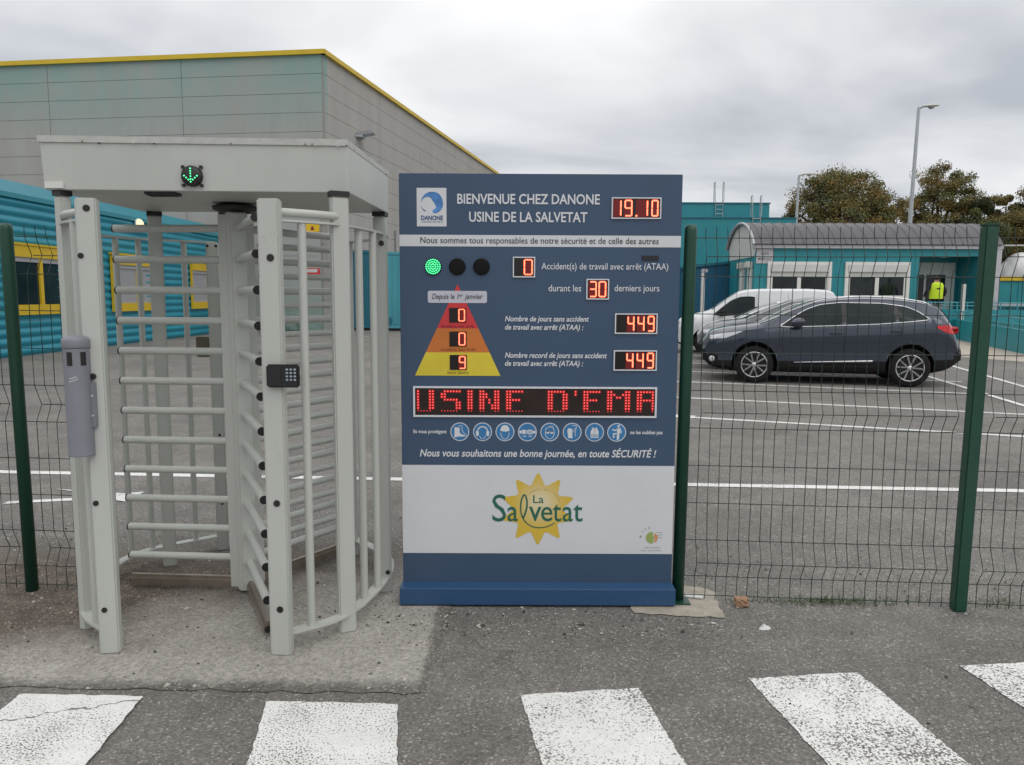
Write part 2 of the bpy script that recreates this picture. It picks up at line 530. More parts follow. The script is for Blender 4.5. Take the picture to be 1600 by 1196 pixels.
class MB:
    """collects shapes in world metres, then links them as ONE mesh object"""

    def __init__(s):
        s.v, s.f, s.m, s.mi, s.sm = [], [], [], 0, []

    def add(s, vs, fs, smooth=False):
        o = len(s.v)
        s.v += [Vector(v) for v in vs]
        for f in fs:
            s.f.append([i + o for i in f])
            s.m.append(s.mi)
            s.sm.append(smooth)
        return s

    def box(s, x0, x1, y0, y1, z0, z1, c=0.0, bev=0.0):
        if bev:
            bm = bmesh.new()
            bmesh.ops.create_cube(bm, size=1)
            for v in bm.verts:
                v.co = Vector(((x0 + x1) / 2 + v.co.x * (x1 - x0), (y0 + y1) / 2 + v.co.y * (y1 - y0), (z0 + z1) / 2 + v.co.z * (z1 - z0)))
            bmesh.ops.bevel(bm, geom=bm.edges[:], offset=bev, segments=2, affect='EDGES')
            s.bm(bm)
            return s
        vs = [(x, y, z) for z in (z0, z1) for y in (y0, y1) for x in (x0, x1)]
        return s.add(vs, [(0, 2, 3, 1), (4, 5, 7, 6), (0, 1, 5, 4), (2, 6, 7, 3), (0, 4, 6, 2), (1, 3, 7, 5)])

    def bm(s, bm, smooth=False):
        bm.verts.ensure_lookup_table()
        bm.verts.index_update()
        s.add([v.co.copy() for v in bm.verts], [[v.index for v in f.verts] for f in bm.faces], smooth)
        bm.free()
        return s

    def obox(s, c, ux, hx, hy, z0, z1, bev=0.0):
        """upright box centred on c, with its width along the plan direction ux"""
        ux = Vector((ux[0], ux[1], 0)).normalized()
        uy = Vector((-ux.y, ux.x, 0))
        k = len(s.v)
        s.box(-hx, hx, -hy, hy, z0, z1, bev=bev)
        for i in range(k, len(s.v)):
            p = s.v[i]
            s.v[i] = Vector((c[0], c[1], 0)) + ux * p.x + uy * p.y + Vector((0, 0, p.z))
        return s

    def tube(s, pts, r, n=10, cap=True, smooth=True, r2=None):
        pts = [Vector(p) for p in pts]
        rings = []
        k = len(pts)
        up = Vector((0, 0, 1))
        for i, p in enumerate(pts):
            t = (pts[min(i + 1, k - 1)] - pts[max(i - 1, 0)]).normalized()
            a = t.cross(up)
            if a.length < 1e-3:
                a = t.cross(Vector((0, 1, 0)))
            a.normalize()
            b = a.cross(t).normalized()
            rr = r if r2 is None else r + (r2 - r) * i / max(1, k - 1)
            rings.append([p + (a * math.cos(2 * math.pi * j / n + math.pi / n) + b * math.sin(2 * math.pi * j / n + math.pi / n)) * rr for j in range(n)])
        vs = [q for ring in rings for q in ring]
        fs = []
        for i in range(k - 1):
            for j in range(n):
                fs.append((i * n + j, i * n + (j + 1) % n, (i + 1) * n + (j + 1) % n, (i + 1) * n + j))
        s.add(vs, fs, smooth)
        if cap:
            s.add(rings[0], [list(range(n))])
            s.add(rings[-1], [list(range(n))[::-1]])
        return s

    def disc(s, c, nrm, r, n=24):
        nrm = Vector(nrm).normalized()
        a = nrm.cross(Vector((0, 0, 1)))
        if a.length < 1e-3:
            a = Vector((1, 0, 0))
        a.normalize()
        b = nrm.cross(a)
        c = Vector(c)
        return s.add([c + (a * math.cos(2 * math.pi * j / n) + b * math.sin(2 * math.pi * j / n)) * r for j in range(n)], [list(range(n))])

    def lathe(s, c, prof, n=32, axis='z', smooth=True):
        """prof: (radius, height) pairs round an axis through c"""
        vs, fs = [], []
        for (r, h) in prof:
            for j in range(n):
                a = 2 * math.pi * j / n
                if axis == 'z':
                    vs.append((c[0] + r * math.cos(a), c[1] + r * math.sin(a), c[2] + h))
                elif axis == 'y':
                    vs.append((c[0] + r * math.cos(a), c[1] + h, c[2] + r * math.sin(a)))
                else:
                    vs.append((c[0] + h, c[1] + r * math.cos(a), c[2] + r * math.sin(a)))
        for i in range(len(prof) - 1):
            for j in range(n):
                fs.append((i * n + j, i * n + (j + 1) % n, (i + 1) * n + (j + 1) % n, (i + 1) * n + j))
        fs.append(list(range(n))[::-1])
        fs.append([(len(prof) - 1) * n + j for j in range(n)])
        return s.add(vs, fs, smooth)

    def flat(s, pts, y):
        """polygon of (x, z) points standing in the plane y, facing the viewer side (-y)"""
        a = sum(pts[i][0] * pts[(i + 1) % len(pts)][1] - pts[(i + 1) % len(pts)][0] * pts[i][1] for i in range(len(pts)))
        if a < 0:
            pts = pts[::-1]
        return s.add([(p[0], y, p[1]) for p in pts], [list(range(len(pts)))])

    def stroke(s, pts, w0, y, w1=None):
        """ribbon of width w0..w1 along (x, z) points in the plane y"""
        k = len(pts)
        L, Rr = [], []
        for i, p in enumerate(pts):
            q0, q1 = pts[max(i - 1, 0)], pts[min(i + 1, k - 1)]
            dx, dz = q1[0] - q0[0], q1[1] - q0[1]
            l = math.hypot(dx, dz) or 1
            ww = (w0 if w1 is None else w0 + (w1 - w0) * i / (k - 1)) / 2
            L.append((p[0] - dz / l * ww, y, p[1] + dx / l * ww))
            Rr.append((p[0] + dz / l * ww, y, p[1] - dx / l * ww))
        fs = [(i, k + i, k + i + 1, i + 1) for i in range(k - 1)]
        return s.add(L + Rr, fs)

    def build(s, name, mats, parent=None, recalc=False):
        me = bpy.data.meshes.new(name)
        o = ORG.get(root_of(parent).name, Vector()) if parent else Vector()
        me.from_pydata([v - o for v in s.v], [], s.f)
        if not isinstance(mats, (list, tuple)):
            mats = [mats]
        for m in mats:
            me.materials.append(m)
        me.polygons.foreach_set('material_index', s.m)
        me.polygons.foreach_set('use_smooth', s.sm)
        me.update()
        if recalc:
            bm = bmesh.new()
            bm.from_mesh(me)
            bmesh.ops.recalc_face_normals(bm, faces=bm.faces)
            bm.to_mesh(me)
            bm.free()
        ob = bpy.data.objects.new(name, me)
        COL.objects.link(ob)
        if parent:
            ob.parent = parent
        return ob


def root_of(o):
    while o.parent:
        o = o.parent
    return o


def smooth_by_angle(ob, ang=40):
    me = ob.data
    bm = bmesh.new()
    bm.from_mesh(me)
    bmesh.ops.remove_doubles(bm, verts=bm.verts, dist=1e-5)
    for f in bm.faces:
        f.smooth = True
    for e in bm.edges:
        if len(e.link_faces) == 2 and e.calc_face_angle(0) > R(ang):
            e.smooth = False
    bm.to_mesh(me)
    bm.free()


_tcache = {}


def text_data(s, bold, shear):
    key = (s, bold, shear)
    if key in _tcache:
        return _tcache[key]
    cu = bpy.data.curves.new('txt', 'FONT')
    cu.body = s
    cu.size = 1.0
    cu.shear = shear
    cu.offset = bold
    cu.resolution_u = 3
    ob = bpy.data.objects.new('txt', cu)
    COL.objects.link(ob)
    dg = bpy.context.evaluated_depsgraph_get()
    me = bpy.data.meshes.new_from_object(ob.evaluated_get(dg))
    vs = [v.co.copy() for v in me.vertices]
    fs = [list(p.vertices) for p in me.polygons]
    bpy.data.objects.remove(ob)
    bpy.data.curves.remove(cu)
    bpy.data.meshes.remove(me)
    _tcache[key] = (vs, fs)
    return vs, fs


def add_text(mb, s, x0, x1, zb, cap, y, bold=0.0, shear=0.0, ztop=None):
    """lettering from x0 to x1 in the plane y: baseline zb and capital height cap (or fitted bottom..top when ztop is given)"""
    vs, fs = text_data(s, bold, shear)
    a, b = min(v.x for v in vs), max(v.x for v in vs)
    sx = (x1 - x0) / (b - a)
    if ztop is None:
        hv, _ = text_data('H', 0.0, 0.0)
        sz = cap / max(v.y for v in hv)
        z0 = 0.0
    else:
        z0 = min(v.y for v in vs)
        sz = (ztop - zb) / (max(v.y for v in vs) - z0)
    mb.add([(x0 + (v.x - a) * sx, y, zb + (v.y - z0) * sz) for v in vs], fs)
    return mb


# ------------------------------------------------------------------ ground and painted markings
def sheet(name, pts, z, mat):
    mb = MB()
    mb.add([(p[0], p[1], z) for p in pts], [list(range(len(pts)))])
    ob = mb.build(name, mat)
    if ob.data.polygons[0].normal.z < 0:
        ob.data.flip_normals()
    return tag(ob, kind='structure')


sheet('ground', [(-900, -60), (900, -60), (900, 1800), (-900, 1800)], 0.0, M_ASPH)


def jag(pts, step=0.06, amp=0.012):
    out = []
    for i, p in enumerate(pts):
        q = pts[(i + 1) % len(pts)]
        L = math.hypot(q[0] - p[0], q[1] - p[1])
        k = max(1, int(L / step))
        for j in range(k):
            t = j / k
            out.append((p[0] + (q[0] - p[0]) * t + random.uniform(-amp, amp), p[1] + (q[1] - p[1]) * t + random.uniform(-amp, amp)))
    return out


sheet('concrete_slab', jag([(-5.5, 2.96), (-1.9, 2.945), (-0.36, 2.905), (-0.31, 3.72), (-0.30, 4.9), (-5.5, 4.9)]), 0.004, M_SLAB)
sheet('footing_patch', jag([(0.62, 3.70), (1.06, 3.645), (1.07, 3.82), (1.10, 3.98), (1.03, 4.06), (0.60, 4.08)], 0.04, 0.008), 0.005, M_PATCH)

zeb = [((-1.945, 2.885), (-1.45, 2.87), M_ZEBRA_CR1, (0.05, -1)), ((-0.95, 2.84), (-0.44, 2.82), M_ZEBRA, (0.155, -1)),
       ((0.04, 2.90), (0.52, 2.96), M_ZEBRA, (0.15, -1)), ((0.99, 3.04), (1.47, 3.10), M_ZEBRA_WORN, (0.15, -1)),
       ((1.94, 3.16), (2.44, 3.22), M_ZEBRA_CR2, (0.15, -1)), ((2.92, 3.28), (3.42, 3.34), M_ZEBRA, (0.15, -1)),
       ((-2.93, 2.93), (-2.43, 2.90), M_ZEBRA, (0.1, -1))]
for a, b, m, d in zeb:
    L = 3.0
    sheet('crosswalk_stripe', jag([a, b, (b[0] + d[0] * L, b[1] + d[1] * L), (a[0] + d[0] * L, a[1] + d[1] * L)], 0.03, 0.004), 0.008 if a[0] < 0 else 0.004, m)


def pline(a, b, w=0.10, z=0.0045):
    a, b = Vector(a[:2]), Vector(b[:2])
    d = (b - a).normalized()
    n = Vector((-d.y, d.x)) * w / 2
    sheet('parking_line', [a - n, b - n, b + n, a + n], z, M_LINE)


pline((-9.0, 6.98), (9.0, 5.93), 0.11)
hd = Vector((0.9375, -0.348))
hd.normalize()
for (x, y, e) in ((2.29, 10.07, 9), (2.73, 12.03, 9), (3.27, 14.34, 5.0), (3.9, 16.3, 5.0), (4.55, 18.3, 5.0), (5.2, 20.6, 5.0)):
    a = Vector((x, y)) - hd * (1.6 if y < 14 else 0.3)
    pline(a if y > 10.5 else Vector((x, y)), Vector((x, y)) + hd * e, 0.10)
pline((2.17, 10.12), (2.42, 10.03), 0.24, 0.0085)
pline((10.6, 19.0), (8.35, 10.4), 0.10, 0.0088)
pline((8.6, 16.3), (7.35, 10.1), 0.10, 0.0092)
# arrow painted on the lot behind the turnstile
sheet('lane_arrow', [(-3.85, 5.66), (-3.05, 5.84), (-3.05, 5.93), (-3.85, 5.74)], 0.0046, M_LINE)
sheet('lane_arrow', [(-3.72, 6.12), (-3.1, 5.99), (-2.95, 6.04), (-2.95, 5.74), (-3.1, 5.80), (-3.1, 5.90), (-3.42, 6.0)], 0.0058, M_LINE)
sheet('pavement', [(11.6, 22.3), (12.9, 19.2), (17.5, 15.0), (40, 12), (40, 60), (8, 60), (9.5, 31)], 0.0047, M_WALK)
mb = MB()
mb.box(17.5, 60, 33, 44, 0.0, 0.10)
tag(mb.build('lawn', M_LAWN), kind='structure')


# ------------------------------------------------------------------ loose stones, weeds, litter
def pebble(mb, x, y, r, z=0.0):
    pts = []
    for d in ((1, 0, 0), (-1, 0, 0), (0, 1, 0), (0, -1, 0), (0, 0, 1), (0, 0, -0.4)):
        k = r * random.uniform(0.6, 1.25)
        pts.append((x + d[0] * k, y + d[1] * k, z + max(0, d[2]) * k * 0.8))
    c, s_ = math.cos(random.random() * 6), math.sin(random.random() * 6)
    mb.add([(x + (p[0] - x) * c - (p[1] - y) * s_, y + (p[0] - x) * s_ + (p[1] - y) * c, p[2]) for p in pts],
           [(0, 2, 4), (2, 1, 4), (1, 3, 4), (3, 0, 4), (2, 0, 5), (1, 2, 5), (3, 1, 5), (0, 3, 5)])


rs = random.Random(11)
mb = MB()
for i in range(3800):
    t = rs.random()
    if t < 0.30:
        x, y = rs.uniform(-4.5, -0.4), rs.gauss(4.5, 0.45)
    elif t < 0.48:
        x, y = rs.uniform(-3.2, -0.35), rs.uniform(2.9, 4.1)
    elif t < 0.62:
        x, y = rs.uniform(-0.7, 1.0), rs.gauss(3.55, 0.13)
    elif t < 0.82:
        x, y = rs.uniform(0.9, 4.5), rs.gauss(4.3, 0.5)
    else:
        x, y = rs.uniform(-3.5, 3.5), rs.uniform(2.0, 6.5)
    mb.mi = rs.choices((0, 1, 2), (4, 4, 3))[0]
    pebble(mb, x, y, min(0.014, 0.0025 + rs.expovariate(1 / 0.0022)), 0.004)
mb.mi = 0
tag(mb.build('loose_gravel', M_PEB), 'small loose stones scattered over the asphalt and slab', 'gravel', kind='stuff')

mb = MB()
for i in range(900):
    t = rs.random()
    if t < 0.62:
        x, y = rs.gauss(1.66, 0.17), rs.gauss(3.86, 0.035)
    elif t < 0.82:
        x, y = rs.uniform(1.1, 2.2), rs.gauss(3.87, 0.03)
    else:
        x, y = rs.gauss(2.5, 0.12), rs.gauss(3.86, 0.05)
    a = rs.random() * 6.28
    h, l = rs.uniform(0.006, 0.028), rs.uniform(0.008, 0.03)
    dx, dy = math.cos(a), math.sin(a)
    mb.add([(x - dy * 0.002, y + dx * 0.002, 0.002), (x + dy * 0.002, y - dx * 0.002, 0.002), (x + dx * l, y + dy * l, h)], [(0, 1, 2)])
tag(mb.build('weeds', M_GRASS), 'low green weeds sprouting along the foot of the wire fence', 'weeds', kind='stuff')

bm = bmesh.new()
bmesh.ops.create_cube(bm, size=1)
bmesh.ops.subdivide_edges(bm, edges=bm.edges[:], cuts=3, use_grid_fill=True)
for v in bm.verts:
    p = v.co
    v.co = Vector((p.x * 0.062, p.y * 0.045, (p.z + 0.5) * 0.042 + 0.004)) * 1.0 + Vector((rs.uniform(-.004, .004), rs.uniform(-.004, .004), rs.uniform(-.003, .003)))
    v.co.x -= 0.012 * (p.z > 0.2)
    v.co += Vector((1.185, 3.80, 0))
mb = MB()
mb.bm(bm)
b_ = mb.build('brick_fragment', M_BRICK)
tag(b_, 'broken orange brick fragment lying in front of the wire fence', 'brick')
mb = MB()
for (x, y, r_) in ((0, 0, 0.028), (0.02, 0.008, 0.018), (-0.014, -0.006, 0.016)):
    pebble(mb, 1.215 + x, 3.53 + y, r_, 0.002)
tag(mb.build('paper_scrap', M_PAPER), 'crumpled white paper scrap lying on the asphalt near the brick', 'litter')
mb = MB()
mb.add([(0.92, 3.90, 0.012), (1.00, 3.875, 0.014), (1.012, 3.89, 0.020), (0.925, 3.915, 0.024)], [(0, 1, 2, 3)])
mb.add([(0.92, 3.90, 0.008), (1.00, 3.875, 0.008), (1.012, 3.89, 0.010), (0.925, 3.915, 0.010)], [(3, 2, 1, 0)])
tag(mb.build('plastic_strip', M_PAPER), 'thin white plastic strip on the pale footing by the green post', 'litter')


# ------------------------------------------------------------------ the turnstile
TC = Vector((-1.41, 3.98))
TS = thing('turnstile', 'full-height light grey steel turnstile with a flat canopy and three wings of horizontal arms', 'turnstile', (TC.x, TC.y, 0))


def pol(deg, r):
    return (TC.x + r * math.cos(R(deg)), TC.y + r * math.sin(R(deg)))


# canopy: a shallow hopper-sided box under an overhanging lid
cb = [(-2.072, 3.47), (-0.738, 3.53), (-0.700, 4.39), (-2.06, 4.36)]
ct = [(-2.080, 3.467), (-0.740, 3.527), (-0.698, 4.395), (-2.066, 4.365)]
ZB, ZT = 2.040, 2.252
mb = MB()
mb.add([(p[0], p[1], ZB) for p in cb] + [(p[0], p[1], ZT) for p in ct],
       [(3, 2, 1, 0), (4, 5, 6, 7), (0, 1, 5, 4), (1, 2, 6, 5), (2, 3, 7, 6), (3, 0, 4, 7)])
canopy = mb.build('canopy', M_CANOPY, TS)
bvm = canopy.modifiers.new('bevel', 'BEVEL')
bvm.width = 0.004
bvm.segments = 2
mb = MB()
o_ = 0.007
lt = [(-2.080 - o_, 3.467 - o_), (-0.740 + 0.002, 3.527 - o_), (-0.698 + 0.002, 4.395 + o_), (-2.066 - o_, 4.365 + o_)]
mb.add([(p[0], p[1], ZT - 0.008) for p in lt] + [(p[0], p[1], ZT + 0.020) for p in lt],
       [(3, 2, 1, 0), (4, 5, 6, 7), (0, 1, 5, 4), (1, 2, 6, 5), (2, 3, 7, 6), (3, 0, 4, 7)])
for i in range(26):                         # flaked paint curling along the lid's edges
    t = random.random()
    if i < 12:
        p = Vector((lt[0][0] * (1 - t) + lt[1][0] * t, lt[0][1] * (1 - t) + lt[1][1] * t, ZT - 0.008))
        d = Vector((1, 0, 0))
        n = Vector((0, -1, 0))
    else:
        p = Vector((lt[1][0] * (1 - t) + lt[2][0] * t, lt[1][1] * (1 - t) + lt[2][1] * t, ZT + random.choice((-0.008, 0.02))))
        d = Vector((0, 1, 0))
        n = Vector((1, 0, 0))
    l = random.uniform(0.006, 0.022)
    mb.mi = 1 if random.random() < 0.6 else 0
    mb.add([p + n * 0.002, p + d * l + n * 0.003, p + d * l * 0.6 + n * random.uniform(0.003, 0.01) + Vector((0, 0, random.uniform(-0.012, 0.012)))], [(0, 1, 2), (2, 1, 0)])
mb.build('lid', [M_FLAKE, M_TRIM], canopy)
fy = lambda x, z: 3.47 + (x + 2.072) / 1.334 * 0.06 - 0.001
# green-arrow indicator
ic = Vector((-1.425, 0, 2.104))
iy = fy(ic.x, 0) - 0.003
mb = MB()
mb.lathe((ic.x, iy - 0.022, ic.z), [(0.040, 0.0), (0.045, 0.006), (0.046, 0.03)], 32, 'y')
for sx in (-1, 1):
    for sz in (-1, 1):
        mb.box(ic.x + sx * 0.040 - 0.006, ic.x + sx * 0.040 + 0.006, iy - 0.010, iy + 0.02, ic.z + sz * 0.040 - 0.006, ic.z + sz * 0.040 + 0.006)
ind = mb.build('indicator_light', M_BLACK, TS)
mb = MB()
dots = [(0, 0.031), (0, 0.020), (0, 0.009), (0, -0.003)] + [(s_ * k * 0.0095, -0.026 + k * 0.0085) for s_ in (-1, 1) for k in (1, 2, 3)] + [(0, -0.0265), (0, -0.015)]
for dx, dz in dots:
    mb.lathe((ic.x + dx, iy - 0.0245, ic.z + dz), [(0.0018, 0), (0.0034, 0.0015), (0.0034, 0.003)], 10, 'y')
mb.build('led_arrow', M_GLED, ind)
mb = MB()
mb.box(-2.066, -1.985, 3.463, 3.4725, 2.046, 2.074)
mb.build('sticker', M_PAPER, TS)
mb = MB()
mb.box(-1.655, -1.52, 3.52, 3.60, 2.028, 2.0395)
for i in range(7):
    mb.box(-1.648 + i * 0.018, -1.640 + i * 0.018, 3.53, 3.59, 2.024, 2.029)
mb.build('vent_strip', M_BLACK, TS)
for (x0, x1, y0, y1) in ((-1.62, -1.52, 4.30, 4.36), (-1.16, -1.10, 4.28, 4.33)):
    mb = MB()
    mb.box(x0, x1, y0, y1, 2.022, 2.0395)
    mb.build('cable_gland', M_BLACK, TS)


def post(c, ux, hx, hy, ztop, caps=(), gasket=False, cap_side=-1):
    mb = MB()
    mb.obox(c, ux, hx, hy, 0.0, ztop, bev=0.007)
    p = mb.build('post', M_GREY, TS)
    u = Vector((ux[0], ux[1], 0)).normalized()
    n = Vector((-u.y, u.x, 0)) * cap_side
    for (off, z, r) in caps:
        b = MB()
        q = Vector((c[0], c[1], z)) + u * off + n * (hy - 0.002)
        b.tube([q, q + n * 0.005], r, 20)
        b.build('screw_cap', M_BLACK, p)
    if gasket:
        b = MB()
        b.obox(c, ux, hx + 0.003, hy + 0.003, ztop, 2.039)
        b.build('gasket', M_BLACK, p)
    return p


# front posts with black screw caps
post((-1.775, 3.262), (1, 0.18), 0.042, 0.026, 1.978, [(0.006, 1.935, 0.014), (-0.026, 1.74, 0.012), (-0.022, 0.685, 0.012), (-0.012, 0.205, 0.012)])
post((-1.012, 3.252), (1, -0.05), 0.0455, 0.026, 1.978, [(0.008, 1.735, 0.0155), (0.004, 0.69, 0.0145), (0.004, 0.215, 0.0145)])
post((-0.775, 3.485), (1, 0.5), 0.040, 0.024, 2.016, gasket=True)
post((-2.015, 3.505), (1, -0.5), 0.026, 0.026, 2.016, gasket=True)
post((-0.672, 3.985), (1, 0.15), 0.030, 0.030, 1.895, [(0.0, 1.845, 0.014), (0.01, 0.115, 0.012)])
post((-0.735, 4.33), (1, -0.1), 0.033, 0.033, 2.016, gasket=True)
post((-2.005, 4.37), (1, 0.5), 0.036, 0.036, 2.016, gasket=True)
post((-1.80, 4.66), (1, 0.3), 0.034, 0.034, 1.895, [(-0.024, 1.87, 0.008), (0.024, 1.87, 0.008), (0.005, 0.73, 0.008), (0.005, 0.30, 0.008)])
post((-1.02, 4.66), (1, -0.3), 0.034, 0.034, 1.895)
# caged side walls
RC = 0.80


def arc(d0, d1, r, z, n=14):
    return [(*pol(d0 + (d1 - d0) * i / n, r), z) for i in range(n + 1)]


def rail(name, pts, w_, h_):
    """flat bar bent along pts"""
    mb = MB()
    k = len(pts)
    vs = []
    for i, p in enumerate(pts):
        q0, q1 = Vector(pts[max(0, i - 1)]), Vector(pts[min(k - 1, i + 1)])
        t = (q1 - q0).normalized()
        n = Vector((-t.y, t.x, 0)) * w_ / 2
        p = Vector(p)
        vs += [p - n - Vector((0, 0, h_ / 2)), p + n - Vector((0, 0, h_ / 2)), p + n + Vector((0, 0, h_ / 2)), p - n + Vector((0, 0, h_ / 2))]
    fs = []
    for i in range(k - 1):
        for j in range(4):
            fs.append((i * 4 + j, i * 4 + (j + 1) % 4, i * 4 + 4 + (j + 1) % 4, i * 4 + 4 + j))
    fs += [(3, 2, 1, 0), (k * 4 - 4, k * 4 - 3, k * 4 - 2, k * 4 - 1)]
    mb.add(vs, fs)
    return mb.build(name, M_GREY, TS, recalc=True)


def pathpts(pts, n=8):
    """smooth curve through plan points (Catmull-Rom)"""
    P = [Vector(p) for p in pts]
    P = [P[0] * 2 - P[1]] + P + [P[-1] * 2 - P[-2]]
    out = []
    for i in range(1, len(P) - 2):
        for j in range(n):
            t = j / n
            out.append(0.5 * ((2 * P[i]) + (P[i + 1] - P[i - 1]) * t + (2 * P[i - 1] - 5 * P[i] + 4 * P[i + 1] - P[i + 2]) * t * t + (3 * P[i] - P[i - 1] - 3 * P[i + 1] + P[i + 2]) * t ** 3))
    out.append(P[-2])
    return out


right_path = pathpts([(-1.012, 3.262), (-0.775, 3.485), (-0.672, 3.985), (-0.745, 4.33), (-1.02, 4.66)])
left_path = pathpts([(-1.775, 3.268), (-2.015, 3.505), (-2.19, 3.97), (-2.14, 4.36), (-1.80, 4.67)])
ZR = 0.088
for path in (right_path, left_path):
    rail('bottom_rail', [(p.x, p.y, ZR) for p in path], 0.055, 0.010)
    rail('top_rail', [(p.x, p.y, 1.893) for p in path], 0.040, 0.010)
    mb = MB()
    mb.tube([(p.x, p.y, 1.928) for p in path[:9]], 0.018, 12)
    mb.build('tie_tube', M_GREY, TS)
    if path is right_path:
        mb = MB()
        mb.tube([(p.x, p.y, 1.86) for p in path[17:25]], 0.014, 12)
        mb.build('tie_tube', M_GREY, TS)


def cage_bar(c, r):
    mb = MB()
    mb.tube([(c[0], c[1], ZR), (c[0], c[1], 1.89)], r, 14)
    mb.build('cage_bar', M_GREY, TS)


for c in ((-0.905, 3.345), (-0.725, 3.66), (-0.685, 3.81), (-0.695, 4.16)):
    cage_bar(c, 0.0185)
for c in ((-1.885, 3.36), (-2.08, 3.66), (-2.145, 3.80), (-2.185, 3.96), (-2.19, 4.12), (-2.175, 4.26), (-2.12, 4.405), (-1.93, 4.565)):
    cage_bar(c, 0.0165 if c[1] > 3.5 else 0.021)
mb = MB()
mb.box(-1.945, -1.865, 4.715, 4.755, 1.20, 1.325, bev=0.006)
mb.build('card_reader', paint('reader_bronze', (0.12, 0.10, 0.075), 0.5), TS)

# rotor: a finned column with three wings of arms
mb = MB()
rot = []
for k in range(24):
    a = 2 * math.pi * k / 24
    rot.append((0.050 * math.cos(a), 0.050 * math.sin(a)))
mb.tube([(TC.x, TC.y, 0.02), (TC.x, TC.y, 2.015)], 0.052, 24)
WINGS = (176.5, -63.5, 56.5)
for a in WINGS:
    u = Vector((math.cos(R(a)), math.sin(R(a))))
    c = TC + u * 0.045
    mb.obox(c, (u.x, u.y), 0.036, 0.034, 0.035, 1.985)
rotor = mb.build('rotor_column', M_GREY, TS)
mb = MB()
mb.lathe((TC.x, TC.y, 1.995), [(0.075, 0.0), (0.11, 0.012), (0.115, 0.030), (0.075, 0.042)], 28)
mb.build('bearing', M_BLACK, rotor)
ARMZ = [0.185 + 0.1575 * i for i in range(12)]
for a in WINGS:
    u = Vector((math.cos(R(a)), math.sin(R(a)), 0))
    for z in ARMZ:
        mb = MB()
        p = Vector((TC.x, TC.y, z))
        mb.tube([p + u * 0.075, p + u * 0.645], 0.0195, 14)
        mb.mi = 1
        mb.tube([p + u * 0.644, p + u * 0.651], 0.0200, 14)
        mb.build('arm', [M_GREY, M_BLACK], rotor)
    mb = MB()
    c = Vector((TC.x, TC.y)) + Vector((u.x, u.y)) * 0.36
    mb.obox(c, (u.x, u.y), 0.288, 0.020, 0.022, 0.070, bev=0.006)
    mb.obox(c, (u.x, u.y), 0.286, 0.011, 0.070, 0.082, bev=0.003)
    mb.mi = 1
    e = Vector((TC.x, TC.y)) + Vector((u.x, u.y)) * 0.6475
    mb.tube([(e.x, e.y, 0.046), (e.x + u.x * 0.004, e.y + u.y * 0.004, 0.046)], 0.016, 14)
    mb.build('kick_bar', [M_STEEL, M_BLACK], rotor)
# the fixed comb the arms pass through
ua = Vector((math.cos(R(54)), math.sin(R(54)), 0))
cpos = Vector((TC.x, TC.y, 0)) + ua * 0.735
mb = MB()
mb.obox((cpos.x, cpos.y), (ua.x, ua.y), 0.022, 0.03, 0, 1.90)
mb.build('comb_post', M_GREY, TS)
for z in ARMZ[:-1]:
    mb = MB()
    p = Vector((TC.x, TC.y, z + 0.079))
    mb.tube([p + ua * 0.14, p + ua * 0.72], 0.0175, 12)
    mb.mi = 1
    mb.tube([p + ua * 0.134, p + ua * 0.141], 0.018, 12)
    mb.build('fixed_arm', [M_GREY, M_GREY], TS)
# keypad on the front post
kp = Vector((-0.961, 3.20, 1.242))
mb = MB()
mb.box(-1.030, -0.893, 3.196, 3.224, 1.195, 1.292, bev=0.007)
mb.box(-1.022, -0.965, 3.1935, 3.20, 1.205, 1.282, bev=0.002)
keypad = mb.build('keypad', M_BLACK, TS)
for i in range(3):
    for j in range(4):
        mb = MB()
        mb.box(-0.946 + i * 0.0165, -0.936 + i * 0.0165, 3.1915, 3.197, 1.2245 + j * 0.0145, 1.2325 + j * 0.0145, bev=0.0015)
        mb.build('key', M_KEY, keypad)

# ashtray on the left front post
ac = Vector((-1.829, 3.216, 0.900))
AT = thing('wall_ashtray', 'slate grey tubular ashtray fixed to the left front post of the turnstile', 'ashtray', ac)
mb = MB()
mb.lathe(ac, [(0.052, 0.0), (0.0510, 0.004), (0.0510, 0.455), (0.0510, 0.457)], 36)
mb.build('tube_body', M_ASHT, AT)
mb = MB()
mb.lathe(ac, [(0.0530, 0.458), (0.0545, 0.462), (0.0545, 0.490), (0.050, 0.499), (0.03, 0.508), (0.002, 0.511)], 36)
mb.build('cap', M_ASHT, AT)
for a in (-92, -32, 200):
    mb = MB()
    for j in range(5):
        t0, t1 = R(a - 13 + j * 5.2), R(a - 13 + (j + 1) * 5.2)
        mb.add([(ac.x + 0.0516 * math.cos(t), ac.y + 0.0516 * math.sin(t), ac.z + z) for t, z in ((t0, 0.385), (t1, 0.385), (t1, 0.442), (t0, 0.442))], [(0, 1, 2, 3)])
    mb.build('slot', M_BLACK, AT)
mb = MB()
mb.box(ac.x + 0.038, ac.x + 0.066, 3.215, 3.236, 1.02, 1.21)
br = mb.build('bracket', M_ASHT, AT)
for z in (1.07, 1.155):
    mb = MB()
    mb.tube([(ac.x + 0.056, 3.216, z), (ac.x + 0.056, 3.212, z)], 0.0035, 10)
    mb.build('screw', M_PAPER, br)
mb = MB()
mb.tube([(ac.x + 0.056, 3.234, 1.235), (ac.x + 0.056, 3.222, 1.235)], 0.013, 14)
mb.build('lock', M_BLACK, AT)
mb = MB()


def on_tube(a, z):
    return (ac.x + 0.0517 * math.cos(R(a)), ac.y + 0.0517 * math.sin(R(a)), ac.z + z)


